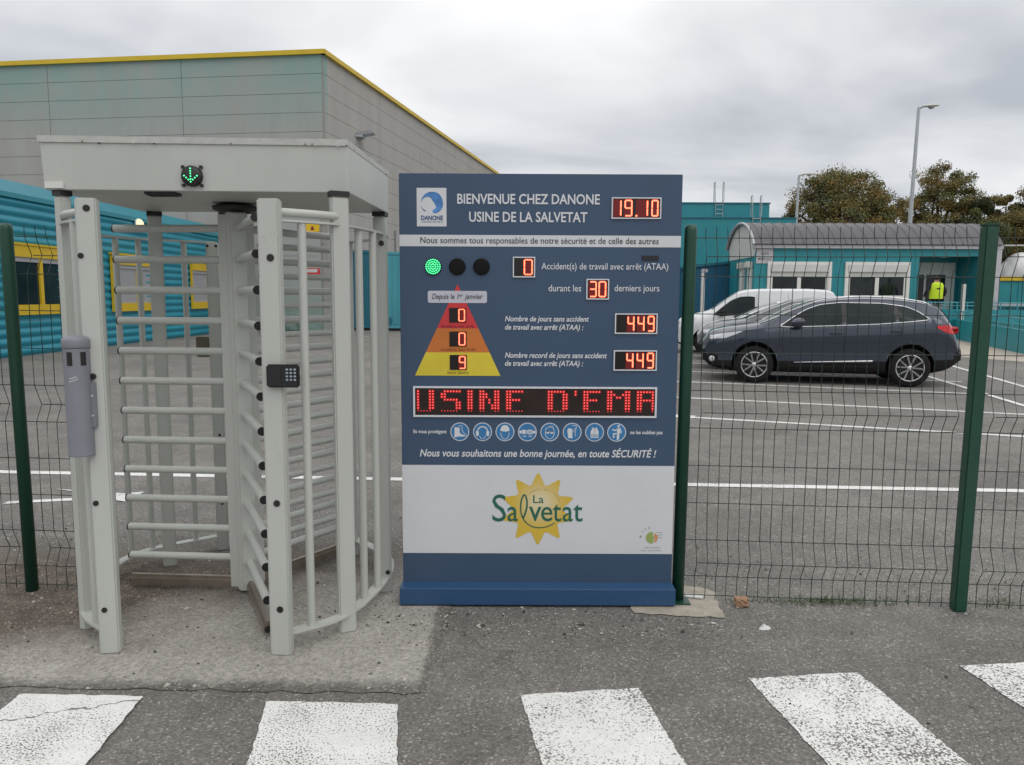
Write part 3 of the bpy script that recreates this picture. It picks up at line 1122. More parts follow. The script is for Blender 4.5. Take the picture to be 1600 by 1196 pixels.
for (a0, z0, a1, z1) in ((-100, 0.318, -62, 0.330), (-100, 0.318, -101, 0.327), (-98, 0.330, -66, 0.340), (-62, 0.330, -66, 0.340), (-90, 0.322, -91, 0.333)):
    pts = [on_tube(a0 + (a1 - a0) * i / 6, z0 + (z1 - z0) * i / 6) for i in range(7)]
    k = len(mb.v)
    vs = [Vector(p) + Vector((0, 0, dz)) for p in pts for dz in (-0.0014, 0.0014)]
    mb.add(vs, [(i * 2, i * 2 + 2, i * 2 + 3, i * 2 + 1) for i in range(6)])
mb.build('cigarette_emblem', M_WHITEPRINT, AT)

# ------------------------------------------------------------------ the information board
PY = 3.83                                       # front plane of the panel
BD = thing('information_board', 'tall blue welcome and safety board with red number displays and a white logo panel', 'information board', (0.135, 3.87, 0))
bp = lambda px, py: on_plane(px, py, PY)
X0, X1, BZ = -0.557, 0.828, 2.174
mb = MB()
mb.box(X0, X1, PY, PY + 0.07, 0.10, BZ, bev=0.003)
panel = mb.build('panel', M_BLUE, BD)
mb = MB()
mb.add([(X0 - 0.012, 3.772, 0.012), (X1 + 0.012, 3.772, 0.012), (X1 + 0.012, 3.772, 0.098), (X0 - 0.012, 3.772, 0.098),
        (X0 - 0.004, PY + 0.001, 0.112), (X1 + 0.004, PY + 0.001, 0.112), (X1 + 0.012, 3.915, 0.098), (X0 - 0.012, 3.915, 0.098),
        (X1 + 0.012, 3.915, 0.012), (X0 - 0.012, 3.915, 0.012)],
       [(0, 1, 2, 3), (3, 2, 5, 4), (4, 5, 6, 7), (7, 6, 8, 9), (9, 8, 1, 0), (0, 3, 4, 7, 9), (1, 8, 6, 5, 2)])
pl = mb.build('plinth', M_PLINTH, BD)
bv = pl.modifiers.new('bevel', 'BEVEL')
bv.width = 0.003
bv.segments = 2
mb = MB()
mb.box(X0 + 0.03, X1 - 0.03, 3.80, 3.90, 0.0, 0.013)
mb.build('foot', M_TRIM, BD)


def band(name, pxs, mat, y=PY - 0.0015):
    mb = MB()
    mb.flat([(bp(*p).x, bp(*p).z) for p in pxs], y)
    return mb.build(name, mat, BD)


z_at = lambda py: bp(845, py).z
mb = MB()
mb.flat([(X0 + 0.001, z_at(386)), (X1 - 0.001, z_at(386)), (X1 - 0.001, z_at(368)), (X0 + 0.001, z_at(368))], PY - 0.0015)
mb.build('slogan_band', M_BANDPRINT, BD)
mb = MB()
mb.flat([(X0 + 0.001, z_at(865)), (X1 - 0.001, z_at(865)), (X1 - 0.001, z_at(727.5)), (X0 + 0.001, z_at(727.5))], PY - 0.0015)
mb.build('logo_panel', M_BANDPRINT, BD)


def letter(s, px0, px1, base, captop, mat, bold=0.0, shear=0.0, parent=None, y=PY - 0.003, mb=None):
    own = mb is None
    mb = mb or MB()
    a, b = bp(px0, base), bp(px1, base)
    zb = (a.z + b.z) / 2
    add_text(mb, s, a.x, b.x, zb, bp((px0 + px1) / 2, captop).z - zb, y, bold, shear)
    return mb.build('lettering', mat, parent or BD) if own else mb


letter('BIENVENUE CHEZ DANONE', 714.5, 937, 319, 304, M_WHITEPRINT, 0.018)
letter('USINE DE LA SALVETAT', 733, 917.5, 347, 332, M_WHITEPRINT, 0.018)
letter('Nous sommes tous responsables de notre sécurité et de celle des autres', 657, 1029, 381, 371.5, M_DARKTXT, 0.004)
letter('Accident(s) de travail avec arrêt (ATAA)', 846, 1044, 421.5, 411.5, M_WHITEPRINT, 0.006)
letter('durant les', 857, 908, 455.5, 445.5, M_WHITEPRINT, 0.006)
letter('derniers jours', 960, 1030, 455.5, 445.5, M_WHITEPRINT, 0.006)
letter('Nombre de jours sans accident', 789, 920, 502.5, 494.5, M_WHITEPRINT, 0.02, 0.22)
letter('de travail avec arrêt (ATAA) :', 789, 911.5, 515.5, 507.5, M_WHITEPRINT, 0.02, 0.22)
letter('Nombre record de jours sans accident', 789, 948, 559.5, 551.5, M_WHITEPRINT, 0.02, 0.22)
letter('de travail avec arrêt (ATAA) :', 789, 911, 572, 564, M_WHITEPRINT, 0.02, 0.22)
letter('Ils vous protègent', 646, 698, 677, 671.5, M_WHITEPRINT, 0.022)
letter('ne les oubliez pas', 984.5, 1035, 678.5, 673, M_WHITEPRINT, 0.022)
letter('Nous vous souhaitons une bonne journée, en toute SÉCURITÉ !', 656, 1025, 714, 703, M_WHITEPRINT, 0.02, 0.22)

# safety pyramid
ap, b0, b1 = bp(715, 444), bp(648.5, 587), bp(782, 587)


def tri_row(z0, z1):
    def xs(z):
        t = (z - b0.z) / (ap.z - b0.z)
        return b0.x + (ap.x - b0.x) * t, b1.x + (ap.x - b1.x) * t
    a, b = xs(z0), xs(z1)
    return [(a[0], z0), (a[1], z0), (b[1], z1), (b[0], z1)]


zr, zo = bp(715, 513.5).z, bp(715, 551).z
for (nm, za, zb_, m) in (('red_tier', zr, ap.z - 0.0005, M_RED), ('orange_tier', zo, zr, M_ORANGE), ('yellow_tier', b0.z, zo, M_YELLOW)):
    mb = MB()
    mb.flat(tri_row(za, zb_), PY - 0.0015)
    mb.build(nm, m, BD)
letter('Accidents avec arrêt', 689, 741, 512, 507.5, M_DKRED, 0.01)
letter('Accidents Sans Arrêt', 688.5, 743, 548.5, 543.5, M_BROWN, 0.006)
letter('Soins bénins', 699, 732.5, 584.5, 579.5, M_OLIVE, 0.006)


def rrect(x0, x1, z0, z1, r, n=5):
    pts = []
    for (cx_, cz_, a0) in ((x1 - r, z1 - r, 0), (x0 + r, z1 - r, 90), (x0 + r, z0 + r, 180), (x1 - r, z0 + r, 270)):
        for i in range(n + 1):
            a = R(a0 + 90 * i / n)
            pts.append((cx_ + r * math.cos(a), cz_ + r * math.sin(a)))
    return pts


A, B = bp(668.5, 473.5), bp(761, 455)
mb = MB()
mb.flat(rrect(A.x, B.x, A.z, B.z, 0.010), PY - 0.0025)
lab = mb.build('date_label', M_GREYLAB, BD)
mb = MB()
letter('Depuis le 1', 675, 717, 467.5, 459.5, None, 0.012, 0.22, y=PY - 0.0035, mb=mb)
letter('er', 718, 723.5, 463.5, 459.5, None, 0.012, 0.22, y=PY - 0.0035, mb=mb)
letter('janvier', 726, 754.5, 467.5, 459.5, None, 0.012, 0.22, y=PY - 0.0035, mb=mb)
mb.build('lettering', M_DARKTXT, lab)

# traffic-light row
for i, px in enumerate((677, 714.5, 752.3)):
    c = bp(px, 417)
    mb = MB()
    mb.lathe((c.x, PY - 0.012, c.z), [(0.034, 0.0), (0.0405, 0.001), (0.0415, 0.0125)], 36, 'y')
    s_ = tag(mb.build('signal_lamp', M_LAMPOFF, BD), 'lit green signal lamp' if i == 0 else 'unlit black signal lamp')
    if i == 0:
        mb = MB()
        for (rr, n) in ((0.0, 1), (0.0125, 8), (0.0235, 14), (0.0345, 20)):
            for k in range(n):
                a = 2 * math.pi * k / n
                mb.lathe((c.x + rr * math.cos(a), PY - 0.0142, c.z + rr * math.sin(a)), [(0.0015, 0), (0.0036, 0.001), (0.0036, 0.003)], 8, 'y')
        mb.build('led_cluster', M_GLED, s_)
        mb = MB()
        mb.flat([(c.x + 0.038 * math.cos(2 * math.pi * k / 32), c.z + 0.038 * math.sin(2 * math.pi * k / 32)) for k in range(32)], PY - 0.0126)  # glowing disc added behind the LEDs as their painted halo
        mb.build('green_halo', M_GHALO, s_)

SEG = {'0': 'abcdef', '1': 'bc', '3': 'abgcd', '4': 'fgbc', '9': 'abcdfg', '2': 'abged', ' ': ''}


def display(px0, py0, px1, py1, s, cells, frame=True, fw=0.0055):
    a, b = bp(px0, py1), bp(px1, py0)
    x0, x1, z0, z1 = a.x, b.x, a.z, b.z
    mb = MB()
    mb.box(x0, x1, PY - 0.005, PY - 0.001, z0, z1)
    d = mb.build('led_display', M_LED_PANEL, BD)
    if frame:
        mb = MB()
        mb.box(x0 - fw, x1 + fw, PY - 0.009, PY - 0.0008, z1, z1 + fw)
        mb.box(x0 - fw, x1 + fw, PY - 0.009, PY - 0.0008, z0 - fw, z0)
        mb.box(x0 - fw, x0, PY - 0.009, PY - 0.0008, z0, z1)
        mb.box(x1, x1 + fw, PY - 0.009, PY - 0.0008, z0, z1)
        mb.build('frame', M_WHITEPRINT, d)
    mbd, mbh = MB(), MB()
    W, Hh = x1 - x0, z1 - z0
    for (ch, fx0, fx1) in cells:
        X0_, X1_ = x0 + W * fx0, x0 + W * fx1
        Za, Zb = z0 + Hh * 0.10, z1 - Hh * 0.10
        Zm = (Za + Zb) / 2
        if ch == '.':
            r = Hh * 0.045
            mbd.box((X0_ + X1_) / 2 - r, (X0_ + X1_) / 2 + r, PY - 0.0072, PY - 0.006, Za - r, Za + r)
            continue
        segs = {'a': ((X0_, Zb), (X1_, Zb)), 'b': ((X1_, Zb), (X1_, Zm)), 'c': ((X1_, Zm), (X1_, Za)), 'd': ((X0_, Za), (X1_, Za)),
                'e': ((X0_, Zm), (X0_, Za)), 'f': ((X0_, Zb), (X0_, Zm)), 'g': ((X0_, Zm), (X1_, Zm))}
        r = Hh * 0.043
        mbh.flat([(X0_ - r * 1.7, Za - r * 1.6), (X1_ + r * 1.7, Za - r * 1.6), (X1_ + r * 1.7, Zb + r * 1.6), (X0_ - r * 1.7, Zb + r * 1.6)], PY - 0.0054)  # glowing sheet behind each digit, its red halo painted as emission
        for sg in SEG[ch]:
            p, q = segs[sg]
            n = 5 if sg in 'bcef' else 4
            for i in range(n):
                t = (i + 0.72) / (n + 0.44)
                cxx, czz = p[0] + (q[0] - p[0]) * t, p[1] + (q[1] - p[1]) * t
                mbd.lathe((cxx, PY - 0.0075, czz), [(r * 0.6, 0), (r, 0.0008), (r, 0.0016)], 8, 'y')
    mbh.build('led_halo', M_LED_HALO, d)
    mbd.build('led_digits', M_LED, d)
    return d


display(957, 311, 1031.5, 340.5, '19.10', [('1', 0.02, 0.17), ('9', 0.26, 0.40), ('.', 0.46, 0.54), ('1', 0.52, 0.73), ('0', 0.83, 0.95)])
display(803, 403.5, 834.5, 432, '0', [('0', 0.52, 0.90)])
display(917.5, 438, 950, 466.5, '30', [('3', 0.12, 0.42), ('0', 0.57, 0.88)])
display(962, 492, 1025.5, 520, '449', [('4', 0.30, 0.44), ('4', 0.55, 0.69), ('9', 0.80, 0.94)])
display(960, 549.5, 1024.5, 577.5, '449', [('4', 0.30, 0.44), ('4', 0.55, 0.69), ('9', 0.80, 0.94)])
display(702, 481.5, 728.5, 504, '0', [('0', 0.57, 0.90)], False)
display(702.5, 518.5, 729, 541.5, '0', [('0', 0.57, 0.90)], False)
display(703, 555, 729.5, 578, '9', [('9', 0.57, 0.90)], False)
a, b = bp(1003, 407.5), bp(1029, 400)
mb = MB()
mb.box(a.x, b.x, PY - 0.004, PY - 0.001, a.z, b.z)
mb.build('infrared_receiver', M_BLACK, BD)

# scrolling message matrix
a, b = bp(649, 648.5), bp(1023.5, 608)
mb = MB()
mb.box(a.x, b.x, PY - 0.005, PY - 0.001, a.z, b.z)
mx = mb.build('message_display', paint('matrix_panel', (0.020, 0.011, 0.009), 0.25, var=0.5, scale=5), BD)
mb = MB()
fw = 0.009
mb.box(a.x - fw, b.x + fw, PY - 0.010, PY - 0.0008, b.z, b.z + fw)
mb.box(a.x - fw, b.x + fw, PY - 0.010, PY - 0.0008, a.z - fw, a.z)
mb.box(a.x - fw, a.x, PY - 0.010, PY - 0.0008, a.z, b.z)
mb.box(b.x, b.x + fw, PY - 0.010, PY - 0.0008, a.z, b.z)
mb.build('frame', M_WHITEPRINT, mx)
lit = set()


def on(cols, rows):
    for c in cols:
        for r_ in rows:
            lit.add((c, r_))


rg = lambda i, j: range(i, j + 1)
on([0], rg(0, 6)); on([4, 5], rg(0, 6)); on(rg(0, 4), [7])
on(rg(9, 14), [0]); on([8, 9], [1, 2]); on(rg(9, 13), [3]); on([13, 14], rg(4, 6)); on(rg(8, 13), [7])
on([17, 18], rg(0, 7))
on([21, 22, 26, 27], rg(0, 7)); on([23], [1, 2]); on([24], [3, 4]); on([25], [5, 6])
on([30, 31], rg(0, 7)); on(rg(30, 35), [0, 7]); on(rg(30, 34), [3])
on([44, 45], rg(0, 7)); on(rg(44, 49), [0, 7]); on([49, 50], rg(1, 6))
on([53], [0, 1])
on([56, 57], rg(0, 7)); on(rg(56, 61), [0, 7]); on(rg(56, 60), [3])
on([64, 65, 70, 71], rg(0, 7)); on([66, 69], [1]); on([67, 68], [2])
on([74, 75], rg(0, 6)); on([79], rg(0, 6)); on(rg(74, 79), [0, 3]); on([74, 75, 79], [7])
pa, pb = bp(653.3, 611.3), bp(653.3 + 79 * 4.63, 643.5)
mb1, mb2, mb3 = MB(), MB(), MB()
for (c, r_) in sorted(lit):
    x = pa.x + (pb.x - pa.x) * c / 79
    z = pa.z + (pb.z - pa.z) * r_ / 7
    t = mb2 if r_ == 7 else mb1
    t.lathe((x, PY - 0.0078, z), [(0.0022, 0), (0.0037, 0.0008), (0.0037, 0.0022)], 8, 'y')
    if r_ < 7:
        mb3.flat([(x - 0.0078, z - 0.0075), (x + 0.0078, z - 0.0075), (x + 0.0078, z + 0.0075), (x - 0.0078, z + 0.0075)], PY - 0.0054 - 0.00001 * ((c * 7 + r_) % 5))  # glowing square behind each lit dot, a painted halo
mb1.build('led_dots', M_LED_DOT, mx)
mb2.build('dim_led_dots', M_LED_DIM, mx)
mb3.build('led_halo', glow('matrix_led_halo', (0.5, 0.003, 0.005), 0.20), mx)

# mandatory-protection pictograms
PICR = 0.0475


def pict(px, draw):
    c = bp(px, 675.3 + (px - 841) * 0.004)
    mb = MB()
    circ = lambda r, n=40: [(c.x + r * math.cos(2 * math.pi * k / n), c.z + r * math.sin(2 * math.pi * k / n)) for k in range(n)]
    mb.flat(circ(PICR), PY - 0.0015)
    mb.mi = 1
    mb.flat(circ(PICR * 0.91), PY - 0.0023)
    mb.mi = 0
    P = lambda pts: mb.flat([(c.x + p[0] * PICR, c.z + p[1] * PICR) for p in pts], PY - 0.0031)
    S = lambda pts, w_=0.07: mb.stroke([(c.x + p[0] * PICR, c.z + p[1] * PICR) for p in pts], w_ * PICR, PY - 0.0031)
    draw(P, S)
    mb.build('pictogram', [M_WHITEPRINT, M_SIGNBLUE], BD)


ell = lambda x, z, rx, rz, a0=0, a1=360, n=20: [(x + rx * math.cos(R(a0 + (a1 - a0) * i / n)), z + rz * math.sin(R(a0 + (a1 - a0) * i / n))) for i in range(n + 1)]


def d_boot(P, S):
    P([(-0.55, 0.5), (-0.02, 0.45), (-0.02, -0.05), (0.15, -0.25), (0.55, -0.38), (0.58, -0.52), (-0.3, -0.52), (-0.38, -0.62), (-0.58, -0.6)])
    S([(-0.15, 0.65), (0.25, 0.65), (0.22, 0.2), (0.4, -0.1), (0.68, -0.35), (0.7, -0.5)], 0.06)


def d_ear(P, S):
    S(ell(0, 0.05, 0.52, 0.5, 15, 165), 0.13)
    P(ell(-0.55, -0.15, 0.16, 0.32)[:-1]); P(ell(0.55, -0.15, 0.16, 0.32)[:-1])
    S(ell(0, -0.2, 0.34, 0.55, 200, 340), 0.06)


def d_hat(P, S):
    P(ell(0, 0.22, 0.47, 0.52, 0, 180) + [(-0.5, 0.12), (0, 0.03), (0.5, 0.12)])
    S(ell(0, -0.02, 0.45, 0.76, 185, 355), 0.06)


def d_belt(P, S):
    P([(-0.85, 0.16), (-0.6, 0.16), (-0.6, -0.16), (-0.85, -0.16)]); P([(-0.55, 0.24), (-0.2, 0.24), (-0.2, -0.2), (-0.55, -0.2)])
    S([(-0.15, 0.2), (-0.05, 0.1), (-0.05, -0.1), (-0.15, -0.16)], 0.1)
    S([(0.08, 0.2), (0.48, 0.2), (0.48, -0.18), (0.08, -0.18), (0.08, 0.2)], 0.13)
    P([(0.55, 0.14), (0.87, 0.14), (0.87, -0.14), (0.55, -0.14)]); P([(0.2, 0.09), (0.36, 0.09), (0.36, -0.07), (0.2, -0.07)])
    for s_ in (-1, 1):
        S([(s_ * 0.5, -0.44), (s_ * 0.2, -0.44)], 0.08); P([(s_ * 0.1, -0.44), (s_ * 0.28, -0.33), (s_ * 0.28, -0.55)])


def d_gog(P, S):
    S(ell(0, -0.05, 0.48, 0.68, 0, 360, 30), 0.06)
    P([(-0.3, 0.5), (-0.1, 0.68), (0.25, 0.66), (0.4, 0.5)])
    P([(-0.42, 0.08), (-0.05, 0.08), (-0.07, -0.16), (-0.36, -0.16)]); P([(0.42, 0.08), (0.05, 0.08), (0.07, -0.16), (0.36, -0.16)])
    S([(-0.48, 0.05), (0.48, 0.05)], 0.08)


def d_glove(P, S):
    P([(-0.5, 0.3), (-0.38, 0.42), (-0.1, 0.42), (0.02, 0.2), (0.02, -0.4), (0.05, -0.64), (-0.42, -0.64), (-0.44, -0.25), (-0.52, 0.05)])
    S([(-0.05, 0.68), (0.2, 0.74), (0.42, 0.66), (0.45, 0.5), (0.18, 0.32), (0.18, 0.0)], 0.06)
    S([(0.42, 0.45), (0.3, -0.1), (0.34, -0.45)], 0.06)


def d_vest(P, S):
    P([(-0.22, 0.55), (-0.08, 0.45), (-0.12, -0.25), (-0.42, -0.25), (-0.42, 0.1), (-0.3, 0.3)]); P([(0.22, 0.55), (0.08, 0.45), (0.12, -0.25), (0.42, -0.25), (0.42, 0.1), (0.3, 0.3)])
    P([(-0.05, 0.42), (0.05, 0.42), (0.08, -0.25), (-0.08, -0.25)])
    S([(-0.45, -0.38), (0.45, -0.38)], 0.1); S([(-0.45, -0.55), (0.45, -0.55)], 0.1)


def d_harn(P, S):
    P(ell(0.18, 0.66, 0.12, 0.14)[:-1])
    P([(0.02, 0.48), (0.32, 0.46), (0.38, 0.0), (0.3, -0.12), (0.02, -0.1)])
    S([(0.1, 0.42), (-0.15, 0.2), (-0.48, 0.3)], 0.13); S([(0.36, 0.4), (0.48, 0.1), (0.45, -0.12)], 0.1)
    P([(0.02, -0.1), (0.3, -0.12), (0.24, -0.8), (0.02, -0.82)]); S([(0.1, -0.15), (-0.35, -0.15), (-0.28, -0.5), (-0.42, -0.54)], 0.16)
    S([(0.26, 0.78), (0.34, 0.92)], 0.06)


for px, d in zip((718.5, 754, 789, 824, 859, 894, 929, 963.5), (d_boot, d_ear, d_hat, d_belt, d_gog, d_glove, d_vest, d_harn)):
    pict(px, d)

# company emblem card
A, B = bp(651.5, 354), bp(697.5, 294)
mb = MB()
mb.flat([(A.x, A.z), (B.x, A.z), (B.x, B.z), (A.x, B.z)], PY - 0.0015)
card = mb.build('emblem_card', M_BANDPRINT, BD)
zp = lambda x, y: (lambda v: (v.x, v.z))(bp(640 + x / 10, 280 + y / 10))
mb = MB()
mb.flat([zp(*p) for p in ((180, 355), (185, 320), (200, 290), (222, 255), (250, 230), (290, 210), (340, 200), (390, 203), (430, 215), (465, 240), (490, 270),
                           (510, 310), (520, 350), (523, 390), (520, 420), (508, 455), (490, 485), (465, 508), (440, 525), (420, 533), (400, 535), (378, 530), (360, 520),
                           (362, 503), (365, 490), (385, 470), (408, 460), (416, 445), (413, 430), (406, 412), (400, 400), (388, 385), (383, 370), (370, 352), (360, 340),
                           (352, 325), (345, 310), (328, 295), (310, 285), (285, 278), (260, 280), (232, 292), (210, 310), (195, 332), (185, 357))], PY - 0.0025)
mb.build('emblem_globe', M_LOGOBLUE, card)
mb = MB()
mb.stroke([zp(*p) for p in ((180, 425), (195, 455), (220, 485), (250, 500))], 0.001, PY - 0.0025, 0.006)
letter('DANONE', 658, 692.3, 344, 337.5, None, 0.035, y=PY - 0.0025, mb=mb)
letter('ONE PLANET. ONE HEALTH', 658.5, 692.3, 348.3, 345.9, None, 0.0, y=PY - 0.0025, mb=mb)
mb.build('lettering', M_NAVY, card)

# sun emblem with the green word mark
sc_ = bp(840.5, 795.5)
m_, nt, b = new_mat('sun_gold_print')
tcn = nt.nodes.new('ShaderNodeNewGeometry')
vm = nt.nodes.new('ShaderNodeVectorMath')
vm.operation = 'DISTANCE'
vm.inputs[1].default_value = (sc_.x + 0.01, PY - 0.0025, sc_.z + 0.03)
lk(nt, tcn.outputs['Position'], vm.inputs[0])
lk(nt, nramp(nt, vm.outputs['Value'], [(0.035, (0.66, 0.58, 0.36)), (0.10, (0.62, 0.46, 0.13)), (0.14, (0.60, 0.42, 0.045))]), b.inputs['Base Color'])
b.inputs['Roughness'].default_value = 0.45
pts = []
ro, ri = 0.187, 0.127
for k in range(10):
    a0 = 90 + 36 * k
    for (da, rr) in ((-9.0, 0.80), (-4.2, 0.915), (-1.6, 0.985), (0, 1.0), (1.6, 0.985), (4.2, 0.915), (9.0, 0.80), (13.5, 0.712), (18, 0.685), (22.5, 0.712)):
        q = ro * rr
        pts.append((sc_.x + q * math.cos(R(a0 + da)), sc_.z + q * math.sin(R(a0 + da))))
mb = MB()
mb.flat(pts, PY - 0.0025)
sunl = mb.build('sun_emblem', m_, BD)
zq = lambda x, y: (lambda v: (v.x, v.z))(bp(760 + x / 9.97, 740 + y / 9.97))


def fit(mb, s, x0, x1, y0, y1, bold=0.0, y=PY - 0.0036):
    a, b = zq(x0, y1), zq(x1, y0)
    add_text(mb, s, a[0], b[0], a[1], 0, y, bold, 0, ztop=b[1])


mb = MB()
fit(mb, 'S', 92, 308, 325, 748, -0.002)
fit(mb, 'a', 328, 492, 518, 745, 0.004)
fit(mb, 'v', 662, 858, 517, 742, 0.004)
fit(mb, 'e', 850, 1030, 518, 745, 0.004)
fit(mb, 't', 1030, 1168, 478, 748, 0.004)
fit(mb, 'a', 1185, 1348, 518, 748, 0.004)
fit(mb, 't', 1352, 1500, 478, 748, 0.004)
fit(mb, 'La', 728, 892, 338, 460, 0.004)
loop = [(572, 690), (596, 640), (620, 570), (632, 500), (632, 430), (618, 370), (588, 330), (560, 372), (543, 430), (534, 500), (534, 560), (545, 630), (572, 700),
        (620, 765), (690, 815), (770, 840), (850, 842), (930, 830), (1000, 805), (1062, 768)]
P3 = pathpts([(zq(*p)[0], zq(*p)[1], 0) for p in loop], 4)
mb.stroke([(p.x, p.y) for p in P3], 0.0095, PY - 0.0036, 0.0045)
mb.build('word_mark', M_GREENTXT, sunl)
mb = MB()
word = 'finement pétillante'
cxq, cyq, rq = 862, 535, 285
for i, ch in enumerate(word):
    if ch == ' ':
        continue
    a = R(140 - i * (140 - 22) / (len(word) - 1))
    p = zq(cxq + rq * math.cos(a), cyq - rq * math.sin(a))
    vs, fs = text_data(ch, 0.0, 0.0)
    ca, sa = math.cos(a - math.pi / 2), math.sin(a - math.pi / 2)
    k = 0.0125
    mw = max(v.x for v in vs) / 2
    mb.add([(p[0] + ((v.x - mw) * ca - v.y * sa) * k, PY - 0.0036, p[1] + ((v.x - mw) * sa + v.y * ca) * k) for v in vs], fs)
mb.build('tagline', M_BROWN, sunl)

# small round emblem, lower right
ze = lambda x, y: (lambda v: (v.x, v.z))(bp(990 + x / 21.75, 815 + y / 21.75))
mb = MB()
c = ze(620, 550)
rr = 0.031
mb.flat([(c[0] + rr * math.cos(R(a)), c[1] + rr * math.sin(R(a))) for a in range(80, 285, 8)] + [ze(680, 640), ze(690, 560), ze(640, 400)], PY - 0.0025)
mb.mi = 1
mb.flat([ze(*p) for p in ((700, 400), (780, 440), (820, 520), (815, 600), (780, 670), (710, 720), (690, 720), (715, 600), (690, 540))], PY - 0.0025)
mb.mi = 2
mb.stroke([ze(*p) for p in ((740, 370), (960, 370), (960, 460), (800, 460))], 0.0022, PY - 0.0025)
mb.stroke([ze(*p) for p in ((830, 545), (965, 545))], 0.0022, PY - 0.0025)
for (ch, x, y, rot_) in (('W', 235, 520, 70), ('I', 305, 350, 45), ('S', 400, 270, 30), ('E', 520, 215, 10)):
    p = ze(x, y)
    vs, fs = text_data(ch, 0.0, 0.0)
    ca, sa = math.cos(R(rot_)), math.sin(R(rot_))
    k = 0.017
    mw = max(v.x for v in vs) / 2
    mb.add([(p[0] + ((v.x - mw) * ca - (v.y - 0.35) * sa) * k, PY - 0.0025, p[1] + ((v.x - mw) * sa + (v.y - 0.35) * ca) * k) for v in vs], fs)
mb.mi = 3
for (yy, parts) in ((885, ((370, 540), (575, 740), (765, 885))), (985, ((250, 425), (490, 660), (700, 950)))):
    for (xa, xb) in parts:
        x = xa
        while x < xb:
            p, q = ze(x, yy + 26), ze(x + 16, yy - 26)
            mb.flat([(p[0], p[1]), (q[0], p[1]), (q[0], q[1]), (p[0], q[1])], PY - 0.0025)
            x += 36
mb.build('round_emblem', [M_LIME, M_EMBOR, paint('grey_green_print', (0.16, 0.22, 0.17), 0.5), paint('grey_print', (0.36, 0.36, 0.36), 0.5)], BD)

# ------------------------------------------------------------------ wire-mesh fence
FZ = [(0.038, 0), (0.141, 0), (0.226, -0.045), (0.334, 0), (0.529, 0), (0.725, 0), (0.919, 0), (1.004, -0.045), (1.111, 0), (1.303, 0), (1.497, 0),
      (1.683, 0), (1.779, -0.045), (1.872, 0)]


def mesh_panel(parent, a, b, inset=0.03):
    a, b = Vector((a[0], a[1], 0)), Vector((b[0], b[1], 0))
    u = (b - a).normalized()
    L = (b - a).length - 2 * inset
    n = Vector((-u.y, u.x, 0))
    a = a + u * inset
    k = max(2, int(round(L / 0.0545)))
    mb = MB()
    for i in range(k + 1):
        if i == 0 or i == k:
            continue
        p = a + u * (L * i / k)
        jt = lambda: u * random.uniform(-0.0022, 0.0022)
        pts = [p + Vector((0, 0, 0.015)) + jt()] + [p + n * (d + random.uniform(-0.002, 0.002)) + Vector((0, 0, z)) + jt() for (z, d) in FZ] + [p + Vector((0, 0, 1.925)) + jt()]
        mb.tube(pts, 0.0021, 5, smooth=False)
    for (z, d) in FZ:
        e = 0.06 if d else 0.0
        p = a + n * (d - 0.004) + Vector((0, 0, z))
        mb.tube([p + u * e, p + u * (L / 2) + Vector((0, 0, -0.002)), p + u * (L - e)], 0.0023, 5, smooth=False)
    return mb.build('mesh_panel', M_WIRE, parent)


def fence_post(parent, c, h=1.935, tilt=(0, 0), rnd=False, w_=0.030):
    mb = MB()
    if rnd:
        mb.lathe((c[0], c[1], 0), [(0.031, 0.0), (0.031, h - 0.03), (0.030, h - 0.012), (0.022, h), (0.002, h + 0.004)], 24)
    else:
        mb.obox(c, (1, -0.06), w_, w_, 0, h - 0.006, bev=0.006)
        mb.obox(c, (1, -0.06), w_ + 0.003, w_ + 0.003, h - 0.006, h + 0.004, bev=0.003)
    for v in mb.v:
        v.x += tilt[0] * v.z
        v.y += tilt[1] * v.z
    return mb.build('post', M_FENCE, parent)


FR = thing('wire_fence', 'dark green wire mesh fence in front of the dark parked car, right of the board', 'fence', (1.58, 3.81, 0), 'green wire mesh fences')
posts_r = [(0.872, 3.87), (2.278, 3.765), (3.70, 3.66)]
for i, p in enumerate(posts_r):
    po = fence_post(FR, p, tilt=(0.012, 0) if i == 1 else (0.006, 0), rnd=(i == 0), w_=0.031)
    if i == 0:
        mb = MB()
        mb.box(0.80, 0.925, 3.80, 3.90, 0.006, 0.012)
        mb.build('base_plate', M_FENCE, po)
mesh_panel(FR, posts_r[0], posts_r[1])
mesh_panel(FR, posts_r[1], posts_r[2])
FL = thing('wire_fence', 'dark green wire mesh fence left of the turnstile in front of the turquoise building', 'fence', (-2.6, 3.95, 0), 'green wire mesh fences')
posts_l = [(-2.565, 3.965), (-4.0, 4.03)]
for p in posts_l:
    fence_post(FL, p, rnd=True, tilt=(-0.006, 0))
mesh_panel(FL, (-2.12, 3.94), posts_l[0])
mesh_panel(FL, posts_l[0], posts_l[1])


